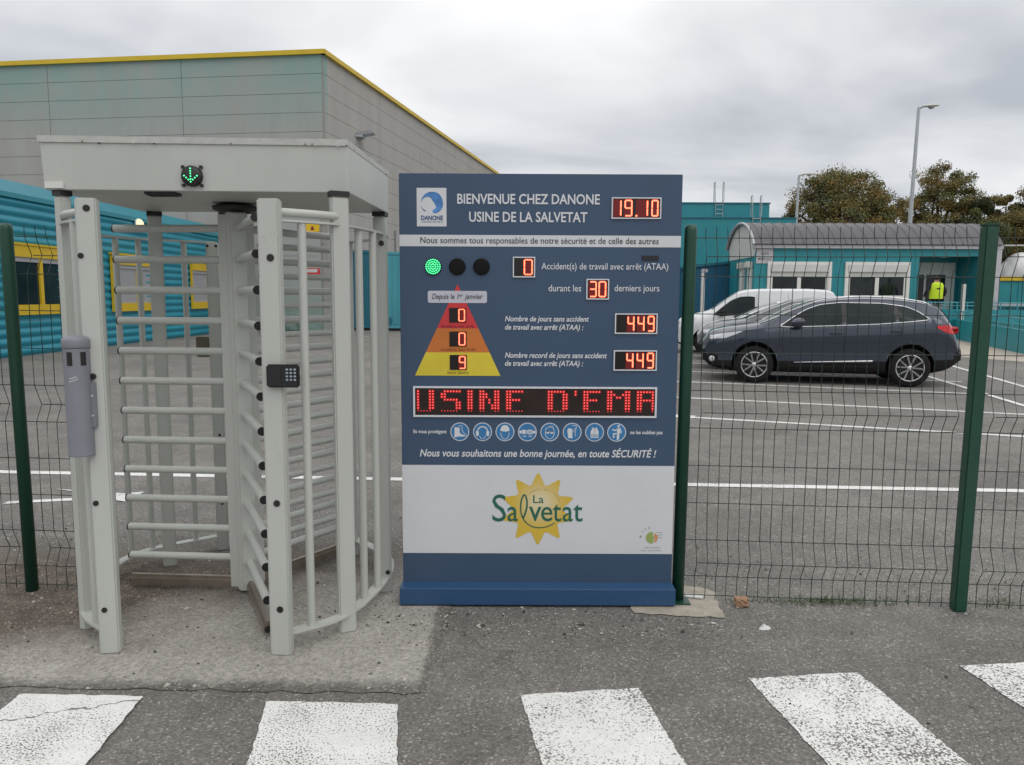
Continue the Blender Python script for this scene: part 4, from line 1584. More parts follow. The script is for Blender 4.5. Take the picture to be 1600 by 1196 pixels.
# ------------------------------------------------------------------ turquoise corrugated annex, far left
AX = thing('annex_building', 'long turquoise corrugated annex with yellow-framed windows behind the turnstile', 'building', (-12.5, 22.8, 0))
axx = lambda y: -12.6 + (y - 19.2) * 0.023
mb = MB()
ys = (10.0, 33.75)
nz_ = 190
zs = [0.0 + 4.02 * i / nz_ for i in range(nz_ + 1)]
vs = []
for y in ys:
    for z in zs:
        ph = (z / 0.235) % 1.0
        d = 0.052 * (0.5 - 0.5 * math.cos(2 * math.pi * ph)) ** 0.6
        vs.append((axx(y) + d, y, z))
k = nz_ + 1
mb.add(vs, [(i, k + i, k + i + 1, i + 1) for i in range(nz_)], True)
mb.add([(axx(y) - x, y, z) for y in ys for (x, z) in ((0.0, 4.02), (9.0, 4.02), (9.0, 0.0), (0.0, 0))], [(0, 4, 5, 1), (1, 5, 6, 2), (0, 1, 2, 3), (4, 7, 6, 5)])
mb.build('wall', M_CORR, AX)
mb = MB()
y0, y1 = ys
x_ = axx(21)
mb.add([(axx(y) + a, y, z) for y in ys for (a, z) in ((0.09, 3.98), (0.09, 4.10), (-0.10, 4.42), (-9.1, 4.46), (-9.1, 3.98))],
       [(0, 5, 6, 1), (1, 6, 7, 2), (2, 7, 8, 3), (3, 8, 9, 4), (4, 9, 5, 0), (0, 1, 2, 3, 4), (9, 8, 7, 6, 5)])
mb.build('roof_edge', paint('turquoise_fascia', (0.03, 0.235, 0.30), 0.4, var=0.06), AX, recalc=True)
# windows: (y0, y1, first pane glazed?, second glazed?)
for (ya, yb, kinds) in ((15.6, 18.3, 'gg'), (19.25, 22.55, 'gg'), (23.95, 27.15, 'ss'), (29.55, 32.75, 'ss')):
    f = MB()
    x = axx((ya + yb) / 2) + 0.03
    za, zb_ = 1.05, 2.82
    f.box(x, x + 0.09, ya, yb, za, za + 0.26)
    f.box(x, x + 0.11, ya, yb, zb_ - 0.30, zb_)
    f.box(x, x + 0.14, ya - 0.06, yb + 0.06, zb_, zb_ + 0.05)
    f.box(x, x + 0.085, ya, ya + 0.05, za + 0.26, zb_ - 0.30)
    f.box(x, x + 0.085, yb - 0.05, yb, za + 0.26, zb_ - 0.30)
    ym = 20.5 if ya == 19.25 else (ya + yb) / 2
    f.box(x, x + 0.08, ym - 0.07, ym + 0.07, za + 0.26, zb_ - 0.30)
    fr = f.build('window', M_YEL, AX)
    g = MB()
    g.box(x + 0.01, x + 0.07, ya + 0.05, yb - 0.05, zb_ - 0.42, zb_ - 0.30)
    g.build('shutter_box', M_SHUT, fr)
    for i, kd in enumerate(kinds):
        p0, p1 = (ya + 0.05, ym - 0.07) if i == 0 else (ym + 0.07, yb - 0.05)
        g = MB()
        if kd == 'g':
            g.box(x + 0.01, x + 0.03, p0, p1, za + 0.26, zb_ - 0.42)
            g.build('pane', M_WIN, fr)
        else:
            n = 16
            for j in range(n):
                z0 = za + 0.26 + (zb_ - 0.42 - za - 0.26) * j / n
                z1 = za + 0.26 + (zb_ - 0.42 - za - 0.26) * (j + 1) / n
                g.box(x + 0.01, x + 0.035, p0, p1, z0, z1 - 0.006)
            g.build('roller_shutter', M_SHUT, fr)
mb = MB()
lx = axx(25.7) + 0.06
mb.lathe((lx, 25.7, 3.88), [(0.10, -0.02), (0.17, 0.02), (0.19, 0.08)], 20, 'x')
lp = mb.build('wall_lamp', M_OFFW, AX)
mb = MB()
mb.lathe((lx + 0.08, 25.7, 3.88), [(0.185, 0.0), (0.17, 0.06), (0.11, 0.12), (0.02, 0.145)], 20, 'x')
mb.build('lamp_globe', M_LAMPGLOW, lp)

# ------------------------------------------------------------------ the big grey hall behind
HB = thing('factory_hall', 'large grey panelled factory hall with a yellow roof edge and algae stains', 'building', (-8.1, 34, 0))
hp = [(-8.12, 34.0), (-1.35, 66.4), (-34.0, 80.0), (-42.0, 38.5)]
HZ = 11.78


def lerp2(a, b, t):
    return (a[0] + (b[0] - a[0]) * t, a[1] + (b[1] - a[1]) * t)


def cladding(a, b, ph, pv, outn):
    """panels of height ph and width pv with 2 cm joints in relief"""
    mb = MB()
    L = math.hypot(b[0] - a[0], b[1] - a[1])
    nv = int(L / pv) + 1
    nh = int(HZ / ph) + 1
    n = Vector((outn[0], outn[1], 0)).normalized()
    jv, jh = 0.024, 0.016
    for i in range(nv):
        for j in range(nh):
            t0, t1 = i * pv / L, min(1, ((i + 1) * pv - jv) / L)
            z1, z0 = HZ - j * ph, max(0, HZ - (j + 1) * ph + jh)
            if t0 >= 1 or z1 <= 0:
                continue
            p, q = lerp2(a, b, t0), lerp2(a, b, t1)
            p3, q3 = Vector((p[0], p[1], 0)) + n * 0.03, Vector((q[0], q[1], 0)) + n * 0.03
            dn = n * 0.03
            vs = [p3 + Vector((0, 0, z0)), q3 + Vector((0, 0, z0)), q3 + Vector((0, 0, z1)), p3 + Vector((0, 0, z1))]
            vs += [v - dn for v in vs]
            mb.add(vs, [(0, 1, 2, 3), (0, 4, 5, 1), (1, 5, 6, 2), (2, 6, 7, 3), (3, 7, 4, 0)])
    return mb


mb = cladding((-8.17, 34.0), (-42.0, 38.5), 0.80, 6.4, (-0.13, -1))
mb.build('front_cladding', M_CLAD, HB, recalc=False)
mb = cladding((-8.12, 34.05), (-1.0, 68.0), 0.80, 6.4, (1, -0.21))
mb.build('side_cladding', M_CLAD, HB)
mb = MB()
mb.add([(p[0], p[1], z) for z in (0, HZ - 0.05) for p in hp], [(0, 1, 5, 4), (1, 2, 6, 5), (2, 3, 7, 6), (3, 0, 4, 7), (4, 5, 6, 7)])
mb.build('wall', paint('joint_grey', (0.33, 0.32, 0.30), 0.9), HB)
mb = MB()
for (a, b, n) in ((hp[3], hp[0], (-0.13, -1)), (hp[0], hp[1], (1, -0.21))):
    d = Vector((b[0] - a[0], b[1] - a[1]))
    c = lerp2(a, b, 0.5)
    nn = Vector(n).normalized() * 0.05
    mb.obox((c[0] + nn.x, c[1] + nn.y), (d.x, d.y), d.length / 2 + 0.12, 0.12, HZ - 0.02, HZ + 0.17)
mb.build('roof_edge', M_YEL, HB)
mb = MB()
mb.box(-7.40, -7.06, 37.2, 37.9, 9.02, 9.10)
mb.add([(-7.42, 37.3, 9.06), (-6.55, 37.15, 9.20), (-6.55, 37.75, 9.20), (-7.42, 37.9, 9.06), (-7.35, 37.3, 9.26), (-6.65, 37.15, 9.34), (-6.65, 37.75, 9.34), (-7.35, 37.9, 9.26)],
       [(3, 2, 1, 0), (4, 5, 6, 7), (0, 1, 5, 4), (1, 2, 6, 5), (2, 3, 7, 6), (3, 0, 4, 7)])
mb.build('floodlight', M_GALV, HB)
mb = MB()
mb.tube([(-6.30, 42.2, 0.0), (-6.30, 42.2, 5.1)], 0.07, 10)
mb.build('downpipe', M_SHUT, HB)
# pale door zone of the front wall with its two small signs
mb = MB()
mb.box(-10.6, -8.35, 33.86, 33.915, 0.0, 5.0)
mb.box(-10.5, -8.45, 33.83, 33.87, 0.05, 0.14)
for zz in (0.92, 1.7, 2.5, 3.3, 4.1):
    mb.box(-10.5, -8.45, 33.845, 33.87, zz, zz + 0.05)
m_, nt, b = new_mat('algae_door')
g = nt.nodes.new('ShaderNodeNewGeometry')
sp = nt.nodes.new('ShaderNodeSeparateXYZ')
lk(nt, g.outputs['Position'], sp.inputs[0])
al = nmath(nt, 'ADD', nmath(nt, 'MULTIPLY', sp.outputs[2], 0.25), nmath(nt, 'MULTIPLY', nnoise(nt, g.outputs['Position'], 1.3, 6, 0.7), 0.7))
lk(nt, nramp(nt, al, [(0.30, (0.045, 0.10, 0.075)), (0.42, (0.19, 0.27, 0.245)), (0.75, (0.27, 0.325, 0.30)), (1.1, (0.33, 0.34, 0.33))]), b.inputs['Base Color'])
b.inputs['Roughness'].default_value = 0.6
dr = mb.build('sectional_door', m_, HB)
mb = MB()
mb.box(-8.98, -8.38, 33.80, 33.828, 4.32, 4.66)
wsn = mb.build('warning_sign', M_WARN, dr)
mb = MB()
mb.flat([(-8.76, 4.39), (-8.60, 4.39), (-8.62, 4.50), (-8.68, 4.58), (-8.74, 4.50)], 33.797)
mb.build('warning_symbol', M_DKRED, dr)
mb = MB()
mb.box(-8.99, -8.40, 33.80, 33.828, 2.42, 2.76)
mb.build('red_sign', M_RED, dr)
mb = MB()
mb.flat([(-8.97, 2.58), (-8.52, 2.58), (-8.48, 2.72), (-8.97, 2.72)], 33.797)
mb.build('sign_text_strip', M_OFFW, dr)


def container(x0, x1, y0, y1, h, mat, label, rib=0.22):
    t = thing('shipping_container', label, 'container', ((x0 + x1) / 2, (y0 + y1) / 2, 0), 'teal containers by the hall')
    mb = MB()
    n = int((x1 - x0) / rib)
    mb.box(x0, x1, y0, y1, 0.12, h)
    for i in range(n):
        xx = x0 + (i + 0.25) * (x1 - x0) / n
        mb.box(xx, xx + rib * 0.5, y0 - 0.03, y0 + 0.001, 0.3, h - 0.12)
    mb.build('body', mat, t)
    mb = MB()
    mb.box(x0 - 0.02, x1 + 0.02, y0 - 0.045, y1, h, h + 0.12)
    mb.build('top_rail', mat, t)
    mb = MB()
    mb.box(x0, x1, y0 - 0.02, y1, 0.0, 0.119)
    mb.build('base_rail', M_TRIM, t)
    return t


container(-7.62, -6.05, 35.2, 37.4, 3.50, M_TEALDK, 'dark teal container standing against the grey hall, left of the lighter one')
cn = container(-5.88, -4.0, 34.9, 37.0, 3.42, M_TEALLT, 'lighter teal container partly hidden behind the left edge of the blue board')
mb = MB()
mb.box(-5.75, -5.45, 34.83, 34.865, 0.32, 0.60)
mb.build('lock_box', M_TEALDK, cn)

# ------------------------------------------------------------------ teal towers with roof ladders
TW = thing('teal_tower', 'plain teal block with a stepped roofline behind the guard office', 'building', (11, 47, 0))
mb = MB()
mb.box(4.0, 17.05, 47.0, 54.0, 0, 6.32)
mb.build('lower_block', M_TEALSM, TW)
mb = MB()
mb.box(2.0, 15.9, 48.5, 54.0, 6.32, 7.35)
mb.build('upper_block', M_TEALSM, TW)
mb = MB()
mb.box(3.9, 17.1, 46.94, 48.49, 6.30, 6.37)
mb.box(1.9, 15.95, 48.44, 54.06, 7.35, 7.42)
mb.build('coping', M_TEALDK, TW)


def ladder(px, yd, z0, z1, ztop, label, back):
    x = on_plane(px, 350, yd).x
    t = thing('roof_ladder', label, 'ladder', (x, yd, z0), 'roof ladders on the teal block')
    h = 0.225
    for s_ in (-1, 1):
        mb = MB()
        mb.tube([(x + s_ * h, yd, z0), (x + s_ * h, yd, z1), (x + s_ * (h + 0.05), yd, z1 + 0.1), (x + s_ * (h + 0.05), yd, ztop),
                 (x + s_ * (h + 0.05), yd + 0.12, ztop + 0.08), (x + s_ * (h + 0.05), yd + 0.3, ztop), (x + s_ * (h + 0.05), yd + 0.3, z1 + back)], 0.026, 8)
        mb.build('stringer', M_GALV, t)
    n = int((z1 - z0) / 0.27)
    for i in range(n + 1):
        z = z0 + 0.06 + i * 0.27
        mb = MB()
        mb.tube([(x - h, yd, z), (x + h, yd, z)], 0.02, 6)
        mb.build('rung', M_GALV, t)
    return t


ladder(1123, 48.38, 6.38, 7.45, 8.6, 'galvanised ladder up the higher step of the teal block, the left one', 0.0)
ladder(1182, 46.86, 4.6, 6.40, 7.60, 'galvanised ladder up the lower step of the teal block, just above the guard office roof', 0.0)
# low blue stores between tower and office
ST = thing('storage_shed', 'low deep blue storage shed left of the guard office', 'shed', (9.6, 38, 0))
mb = MB()
mb.box(8.8, 12.0, 37.0, 41.0, 0.0, 3.15)
mb.build('wall', paint('shed_blue', (0.01, 0.10, 0.19), 0.5, var=0.1), ST)
mb = MB()
mb.add([(8.7, 36.9, 3.0), (12.05, 36.9, 3.35), (12.05, 41.1, 3.35), (8.7, 41.1, 3.0), (8.7, 36.9, 3.12), (12.05, 36.9, 3.47), (12.05, 41.1, 3.47), (8.7, 41.1, 3.12)],
       [(3, 2, 1, 0), (4, 5, 6, 7), (0, 1, 5, 4), (1, 2, 6, 5), (2, 3, 7, 6), (3, 0, 4, 7)])
mb.build('roof', M_TEALDK, ST)
LS = thing('low_wall', 'low teal boundary wall running behind the white van', 'wall', (8.2, 44, 0))
mb = MB()
mb.box(4.5, 12.5, 44.0, 44.3, 0, 3.05)
mb.build('wall_panel', M_TEALSM, LS)
mb = MB()
mb.box(4.45, 12.55, 43.95, 44.35, 3.05, 3.2)
mb.build('coping', M_TEALLT, LS)
BL = thing('white_post', 'slim white service post standing left of the blue shed', 'post', (8.1, 33, 0), 'white posts by the office')
mb = MB()
mb.box(8.05, 8.18, 32.93, 33.07, 0, 2.62)
mb.build('shaft', M_OFFW, BL)
mb = MB()
mb.box(8.02, 8.30, 32.90, 33.10, 2.62, 2.78, bev=0.04)
mb.build('head', M_GALV, BL)

# ------------------------------------------------------------------ guard office (prefab with a barrel roof)
GO = thing('guard_office', 'single-storey teal prefab office with a grey barrel roof and white shuttered windows', 'building', (15.4, 33, 0))
FX0, FX1, FY, FB, FL0, FZ1 = 10.28, 20.62, 33.0, 36.7, 0.75, 3.66
mb = MB()
mb.box(FX0, 17.28, FY, FY + 0.15, 0.0, FZ1)
mb.box(17.28, 19.82, FY, FY + 0.15, 3.36, FZ1)
mb.box(19.82, FX1, FY, FY + 0.15, 0.0, FZ1)
mb.box(17.28, 19.82, FY + 0.001, FY + 1.6, 0.0, FL0)
mb.box(17.13, 17.28, FY + 0.15, FY + 1.6, 0.0, FZ1)
mb.box(19.82, 19.97, FY + 0.15, FY + 1.6, 0.0, FZ1)
mb.box(17.13, 19.97, FY + 1.6, FY + 1.75, 0.0, FZ1)
mb.box(17.28, 19.82, FY + 0.15, FY + 1.6, 3.40, 3.48)
mb.box(FX0, FX0 + 0.15, FY + 0.15, FB, 0.0, FZ1)
mb.box(FX1 - 0.15, FX1, FY + 0.15, FB, 0.0, FZ1)
mb.box(FX0 + 0.15, FX1 - 0.15, FB - 0.15, FB, 0, FZ1)
for x in (12.0, 13.75, 15.5, 17.1, 20.2):
    mb.box(x, x + 0.03, FY - 0.012, FY + 0.001, 0.0, FZ1)
mb.build('wall', M_TEALSM, GO)
mb = MB()
for (x0, x1, y0) in ((FX0 - 0.04, FX1 + 0.1, FY - 0.16),):
    mb.box(x0, x1, y0, FY + 0.2, FZ1, FZ1 + 0.17)
mb.build('gutter', M_GUTTER, GO)
# barrel roof with standing seams
NR = 22


def roof_pt(t, lift=0.0):
    a = R(152 - 124 * t)
    yy = (FY + FB) / 2
    rx, rz = (FB - FY + 0.5) / 2 / math.cos(R(28)), 1.95
    return (yy + rx * math.cos(a) * 1.0 * (1 + lift * 0.3), 3.83 - 1.95 * math.sin(R(28)) + (rz + lift) * math.sin(a))


mb = MB()
prof = [roof_pt(i / NR) for i in range(NR + 1)]
profi = [roof_pt(i / NR, -0.06) for i in range(NR + 1)]
vs = []
for x in (FX0 - 0.12, FX1 + 0.02):
    vs += [(x, p[0], p[1]) for p in prof] + [(x, p[0], p[1]) for p in profi]
k = 2 * (NR + 1)
fs = []
for i in range(NR):
    fs.append((i, i + 1, k + i + 1, k + i))
    fs.append((NR + 1 + i, k + NR + 1 + i, k + NR + 2 + i, NR + 2 + i))
    fs.append((i, NR + 1 + i, NR + 2 + i, i + 1))
    fs.append((k + i, k + i + 1, k + NR + 2 + i, k + NR + 1 + i))
mb.add(vs, fs, False)
roof = mb.build('roof', M_ROOF, GO, recalc=True)
nrib = 23
rb = MB()
for j in range(nrib):
    x = FX0 + 0.18 + j * 0.447
    vs = []
    for dx in (-0.035, 0.035):
        vs += [(x + dx, *roof_pt(i / NR)) for i in range(NR + 1)]
    top = [(x, *roof_pt(i / NR, 0.035)) for i in range(NR + 1)]
    vs += top
    n1 = NR + 1
    fs = []
    for i in range(NR):
        fs += [(i, i + 1, 2 * n1 + i + 1, 2 * n1 + i), (n1 + i + 1, n1 + i, 2 * n1 + i, 2 * n1 + i + 1)]
    rb.add(vs, fs)
rb.build('seams', M_ROOF, roof)
rb = MB()
for j in range(nrib):
    x = FX0 + 0.18 + j * 0.447
    rb.tube([(x, FY - 0.215, 3.865), (x, FY - 0.10, 3.865)], 0.045, 8)
rb.build('seam_ends', M_BLACK, roof)
# white gable end and its trim
mb = MB()
gp = [(FX0 - 0.02, p[0], p[1] - 0.07) for p in prof]
mb.add(gp + [(FX0 - 0.02, FB, 3.3), (FX0 - 0.02, FY + 0.02, 3.3)], [list(range(len(gp) + 2))])
mb.build('gable', M_OFFW, GO)
mb = MB()
mb.tube([(FX0 - 0.13, p[0], p[1] - 0.02) for p in prof], 0.06, 8)
mb.build('verge_trim', M_GALV, GO)


def pvc_window(x0, x1, z0, z1, y, parent, side=False):
    f = MB()
    t = 0.10

    def bx(a, b, ya, yb, c, d, m=f):
        if side:
            m.box(FX0 + ya - y, FX0 + yb - y, a, b, c, d)
        else:
            m.box(a, b, ya, yb, c, d)
    bx(x0, x0 + 0.13, y - 0.09, y, z0, z1)
    bx(x1 - 0.13, x1, y - 0.09, y, z0, z1)
    bx(x0 + 0.13, x1 - 0.13, y - 0.09, y, z1 - 0.12, z1)
    bx(x0 + 0.13, x1 - 0.13, y - 0.075, y, z0, z0 + 0.16)
    bx(x0 + 0.131, x1 - 0.131, y - 0.055, y, z0 + 0.16, z0 + 0.24)
    xm = (x0 + x1) / 2
    bx(xm - 0.08, xm + 0.08, y - 0.055, y, z0 + 0.241, z1 - 0.62)
    bx(x0 + 0.131, x0 + 0.23, y - 0.05, y, z0 + 0.241, z1 - 0.62)
    bx(x1 - 0.23, x1 - 0.131, y - 0.05, y, z0 + 0.241, z1 - 0.62)
    fr = f.build('window', M_WHITE, parent)
    s_ = MB()
    bx(x0 + 0.13, x1 - 0.13, y - 0.14, y, z1 - 0.42, z1 - 0.121, s_)
    n = 4
    for i in range(n):
        bx(x0 + 0.135, x1 - 0.135, y - 0.07 + (i % 2) * 0.006, y, z1 - 0.62 + i * 0.05, z1 - 0.575 + i * 0.05, s_)
    s_.build('roller_shutter', M_OFFW, fr)
    for (a, b) in ((x0 + 0.231, xm - 0.081), (xm + 0.081, x1 - 0.231)):
        g = MB()
        bx(a, b, y - 0.03, y - 0.001, z0 + 0.241, z1 - 0.621, g)
        g.build('pane', M_WIN, fr)
    return fr


pvc_window(10.83, 13.55, 1.45, 3.10, FY, GO)
pvc_window(14.13, 16.88, 1.45, 3.10, FY, GO)
for (ya, yb) in ((33.22, 33.58), (34.3, 34.7)):
    mb = MB()
    mb.box(FX0 - 0.12, FX0 - 0.001, ya, yb, 1.0, 2.82)
    mb.box(FX0 - 0.26, FX0 - 0.001, ya - 0.05, yb + 0.05, 2.821, 3.12, bev=0.04)
    mb.build('side_shutter', M_OFFW, GO)
# sign plate at the corner
mb = MB()
mb.box(10.34, 11.06, FY - 0.03, FY - 0.001, 3.02, 3.645)
sp_ = mb.build('sign_plate', M_GUTTER, GO)
mb = MB()
add_text(mb, 'SANTE', 10.52, 10.86, 3.38, 0.10, FY - 0.033, 0.01)
add_text(mb, 'MEDICALE', 10.42, 10.98, 3.16, 0.10, FY - 0.033, 0.01)
mb.build('lettering', M_DARKTXT, sp_)
# entrance recess: glazed white front, door ajar, lamp
BY = FY + 1.6
mb = MB()
mb.box(18.02, 19.70, BY - 0.08, BY - 0.001, 3.02, 3.16)
mb.box(19.56, 19.70, BY - 0.08, BY - 0.001, FL0, 3.02)
mb.box(17.40, 17.52, BY - 0.08, BY - 0.001, FL0, 3.16)
mb.box(17.95, 18.08, BY - 0.08, BY - 0.001, FL0, 3.02)
mb.box(18.08, 19.56, BY - 0.075, BY - 0.001, 2.62, 3.02)
mb.box(18.08, 19.56, BY - 0.07, BY - 0.001, FL0, 1.35)
mb.box(18.34, 18.44, BY - 0.06, BY - 0.001, 1.35, 2.62)
mb.box(19.30, 19.56, BY - 0.06, BY - 0.001, 1.35, 2.62)
ent = mb.build('entrance_front', M_OFFW, GO)
mb = MB()
mb.box(18.08, 18.34, BY - 0.03, BY - 0.001, 1.35, 2.62)
mb.box(18.44, 19.30, BY - 0.03, BY - 0.001, 1.35, 2.62)
mb.build('pane', M_WIN, ent)
mb = MB()
mb.box(17.52, 17.95, BY - 0.03, BY - 0.001, FL0, 3.1)
mb.build('door', M_WIN, ent)
mb = MB()
mb.lathe((18.7, FY + 0.7, 3.33), [(0.10, 0.0), (0.17, 0.03), (0.17, 0.069)], 20)
mb.build('ceiling_lamp', M_OFFW, GO)
mb = MB()
mb.box(FX1 - 0.20, FX1 + 0.06, FY - 0.14, FY - 0.001, 0.0, FZ1)
mb.build('corner_pillar', M_GUTTER, GO)

# ------------------------------------------------------------------ access ramp with teal parapets and rails
RP = thing('access_ramp', 'teal walled access ramp with handrails leading up to the guard office door', 'ramp', (17.0, 29, 0))


def parapet(a, b, h0, h1, th=0.10, name='parapet', z0=0.0, mat=None):
    mb = MB()
    a, b = Vector((a[0], a[1], 0)), Vector((b[0], b[1], 0))
    u = (b - a).normalized()
    n = Vector((-u.y, u.x, 0)) * th / 2
    vs = [a - n, b - n, b + n, a + n]
    tp = [Vector((0, 0, h0)), Vector((0, 0, h1)), Vector((0, 0, h1)), Vector((0, 0, h0))]
    mb.add([v + Vector((0, 0, z0)) for v in vs] + [v + t for v, t in zip(vs, tp)], [(3, 2, 1, 0), (4, 5, 6, 7), (0, 1, 5, 4), (1, 2, 6, 5), (2, 3, 7, 6), (3, 0, 4, 7)])
    return mb.build(name, mat or M_TEALLT, RP, recalc=True)


parapet((14.3, 20.6), (17.9, 31.9), 0.66, 0.80, mat=M_TEALSM)
parapet((17.9, 31.9), (17.3, 32.85), 0.80, 1.15, mat=M_TEALSM)
parapet((17.4, 32.75), (26.0, 31.9), 1.15, 1.05, mat=M_TEALSM)
parapet((16.2, 20.9), (19.4, 31.6), 0.62, 0.70, mat=M_TEALSM)
mb = MB()
mb.add([(14.4, 20.6, 0.0), (16.1, 20.9, 0.0), (19.3, 31.6, 0.55), (17.85, 31.9, 0.55)], [(0, 1, 2, 3)])
mb.build('walkway', M_WALK, RP)


def handrail(pts, posts_at, z0f, r=0.024):
    mb = MB()
    mb.tube(pts, r, 8)
    h = mb.build('handrail', M_TEALLT, RP)
    for i in posts_at:
        mb = MB()
        mb.tube([(pts[i][0], pts[i][1], z0f), pts[i]], r, 8)
        mb.build('baluster', M_TEALLT, h)


def seg(a, b, n):
    return [tuple(a[k] + (b[k] - a[k]) * i / n for k in range(3)) for i in range(n + 1)]


handrail(seg((14.3, 20.6, 0.98), (17.9, 31.9, 1.12), 8), range(0, 9), 0.6)
mb = MB()
mb.box(15.9, 17.27, 30.25, 32.99, 0.0, 0.72)
mb.build('landing', M_WALK, RP)
parapet((15.85, 30.2), (17.35, 30.2), 1.16, 1.16, mat=M_TEALSM)
handrail(seg((15.85, 30.2, 1.42), (17.4, 30.2, 1.42), 3), range(0, 4), 1.1)
handrail(seg((17.2, 32.75, 1.42), (22.5, 32.25, 1.40), 8), range(0, 9), 1.0)
handrail(seg((17.2, 32.75, 1.28), (22.5, 32.25, 1.26), 8), (), 1.0)
mb = MB()
mb.box(18.9, 19.02, 32.45, 32.57, 0.0, 2.18)
tag(mb.build('white_post', M_OFFW), 'slim white post standing in front of the office entrance window', 'post', 'white posts by the office')
for (x0, x1, y, zt, lab) in ((22.2, 40.0, 37.0, 1.35, 'white-topped teal slatted railing beyond the ramp at the right edge'),):
    t = thing('railing', lab, 'railing', ((x0 + x1) / 2, y, 0))
    mb = MB()
    mb.box(x0, x1, y - 0.04, y + 0.04, zt - 0.10, zt)
    mb.build('top_rail', M_GUTTER, t)
    mb = MB()
    mb.box(x0, x1, y - 0.02, y + 0.02, 0.3, 0.38)
    mb.build('bottom_rail', M_TEALLT, t)
    for i in range(24):
        xx = x0 + 0.1 + i * 0.75
        mb = MB()
        mb.box(xx, xx + 0.07, y - 0.02, y + 0.02, 0.38, zt - 0.10)
        mb.build('slat', M_TEALLT, t)
    mb = MB()
    mb.box(x0, x1, y + 0.05, y + 0.09, 0.1, zt - 0.12)
    mb.build('infill_panel', M_TEALDK, t)
# far teal building with a yellow edge, white tank behind it
YB = thing('teal_workshop', 'low teal workshop with a yellow roof edge at the right edge of the picture', 'building', (33, 46, 0))
mb = MB()
mb.box(24.5, 60.0, 45.0, 55.0, 0, 2.62)
for i in range(20):
    mb.box(24.6 + i * 1.2, 24.64 + i * 1.2, 44.97, 45.001, 0, 2.62)
mb.build('wall', M_TEALSM, YB)
mb = MB()
mb.box(24.4, 60.1, 44.9, 55.1, 2.62, 2.86)
mb.build('roof_edge', M_YEL, YB)
TK = thing('storage_tank', 'large white storage tank with a domed end behind the teal workshop', 'tank', (41, 60, 0))
mb = MB()
mb.lathe((38.6, 60, 3.3), [(0.02, -0.55), (0.8, -0.42), (1.5, -0.1), (1.8, 0.35), (1.85, 0.6), (1.85, 9.0)], 36, 'x')
mb.build('vessel', M_TANK, TK)
mb = MB()
for x in (40.5, 44.5):
    mb.box(x, x + 0.4, 59.0, 61.0, 0, 2.2)
for x in (40.5, 44.5):
    mb = MB()
    mb.box(x, x + 0.4, 59.0, 61.0, 0, 2.3)
    mb.build('saddle', M_GALV, TK)
mb = MB()
mb.tube([(35.5, 58.0, 5.5), (47.0, 58.0, 5.6)], 0.06, 8)
pg = mb.build('pipe', M_GALV, TK)
for x in (36, 39.5):
    mb = MB()
    mb.tube([(x, 58.0, 0), (x, 58.0, 5.5)], 0.05, 6)
    mb.build('pipe_support', M_GALV, pg)


# ------------------------------------------------------------------ street lamps
def street_lamp(px_base, yd, h, lean, arm, label, r=0.07):
    x = on_plane(px_base, 400, yd).x
    t = thing('street_lamp', label, 'street lamp', (x, yd, 0), 'street lamps behind the office')
    top = Vector((x + lean * h, yd, h))
    mb = MB()
    mb.tube([(x, yd, 0), (x + lean * h * 0.5, yd, h * 0.5), top], r * 1.25, 12, r2=r * 0.72)
    mb.tube([top, top + Vector((arm * 0.18, 0, 0.06))], r * 0.6, 10)
    mb.build('pole', M_GALV, t)
    mb = MB()
    vs, fs = [], []
    n = 12
    st = [(0.10, 0.03, 0.02), (0.18, 0.10, 0.06), (0.45, 0.17, 0.11), (0.75, 0.17, 0.10), (0.95, 0.10, 0.05), (1.0, 0.03, 0.02)]
    for (a, wy, hz) in st:
        for j in range(n):
            th = 2 * math.pi * j / n
            zz = math.sin(th)
            vs.append(top + Vector((arm * a, wy * math.cos(th) * 1.2, 0.06 + 0.05 * a + hz * zz * (1.0 if zz > 0 else 0.35))))
    for i in range(len(st) - 1):
        for j in range(n):
            fs.append((i * n + j, i * n + (j + 1) % n, (i + 1) * n + (j + 1) % n, (i + 1) * n + j))
    fs += [list(range(n))[::-1], [(len(st) - 1) * n + j for j in range(n)]]
    mb.add(vs, fs, True)
    hd_ = mb.build('lamp_head', M_OFFW, t, recalc=True)
    mb = MB()
    c = top + Vector((arm * 0.62, 0, 0.045))
    mb.lathe(c, [(0.03, -0.10), (0.12, -0.07), (0.16, 0.0), (0.15, 0.02)], 16)
    mb.build('lamp_lens', M_SHUT, hd_)
    return t


street_lamp(1416, 41.0, 11.35, 0.016, 1.05, 'tall grey street lamp rising behind the guard office roof', 0.11)
street_lamp(1239.0, 55.5, 10.15, 0.018, 1.15, 'smaller distant street lamp beside the round tree', 0.11)


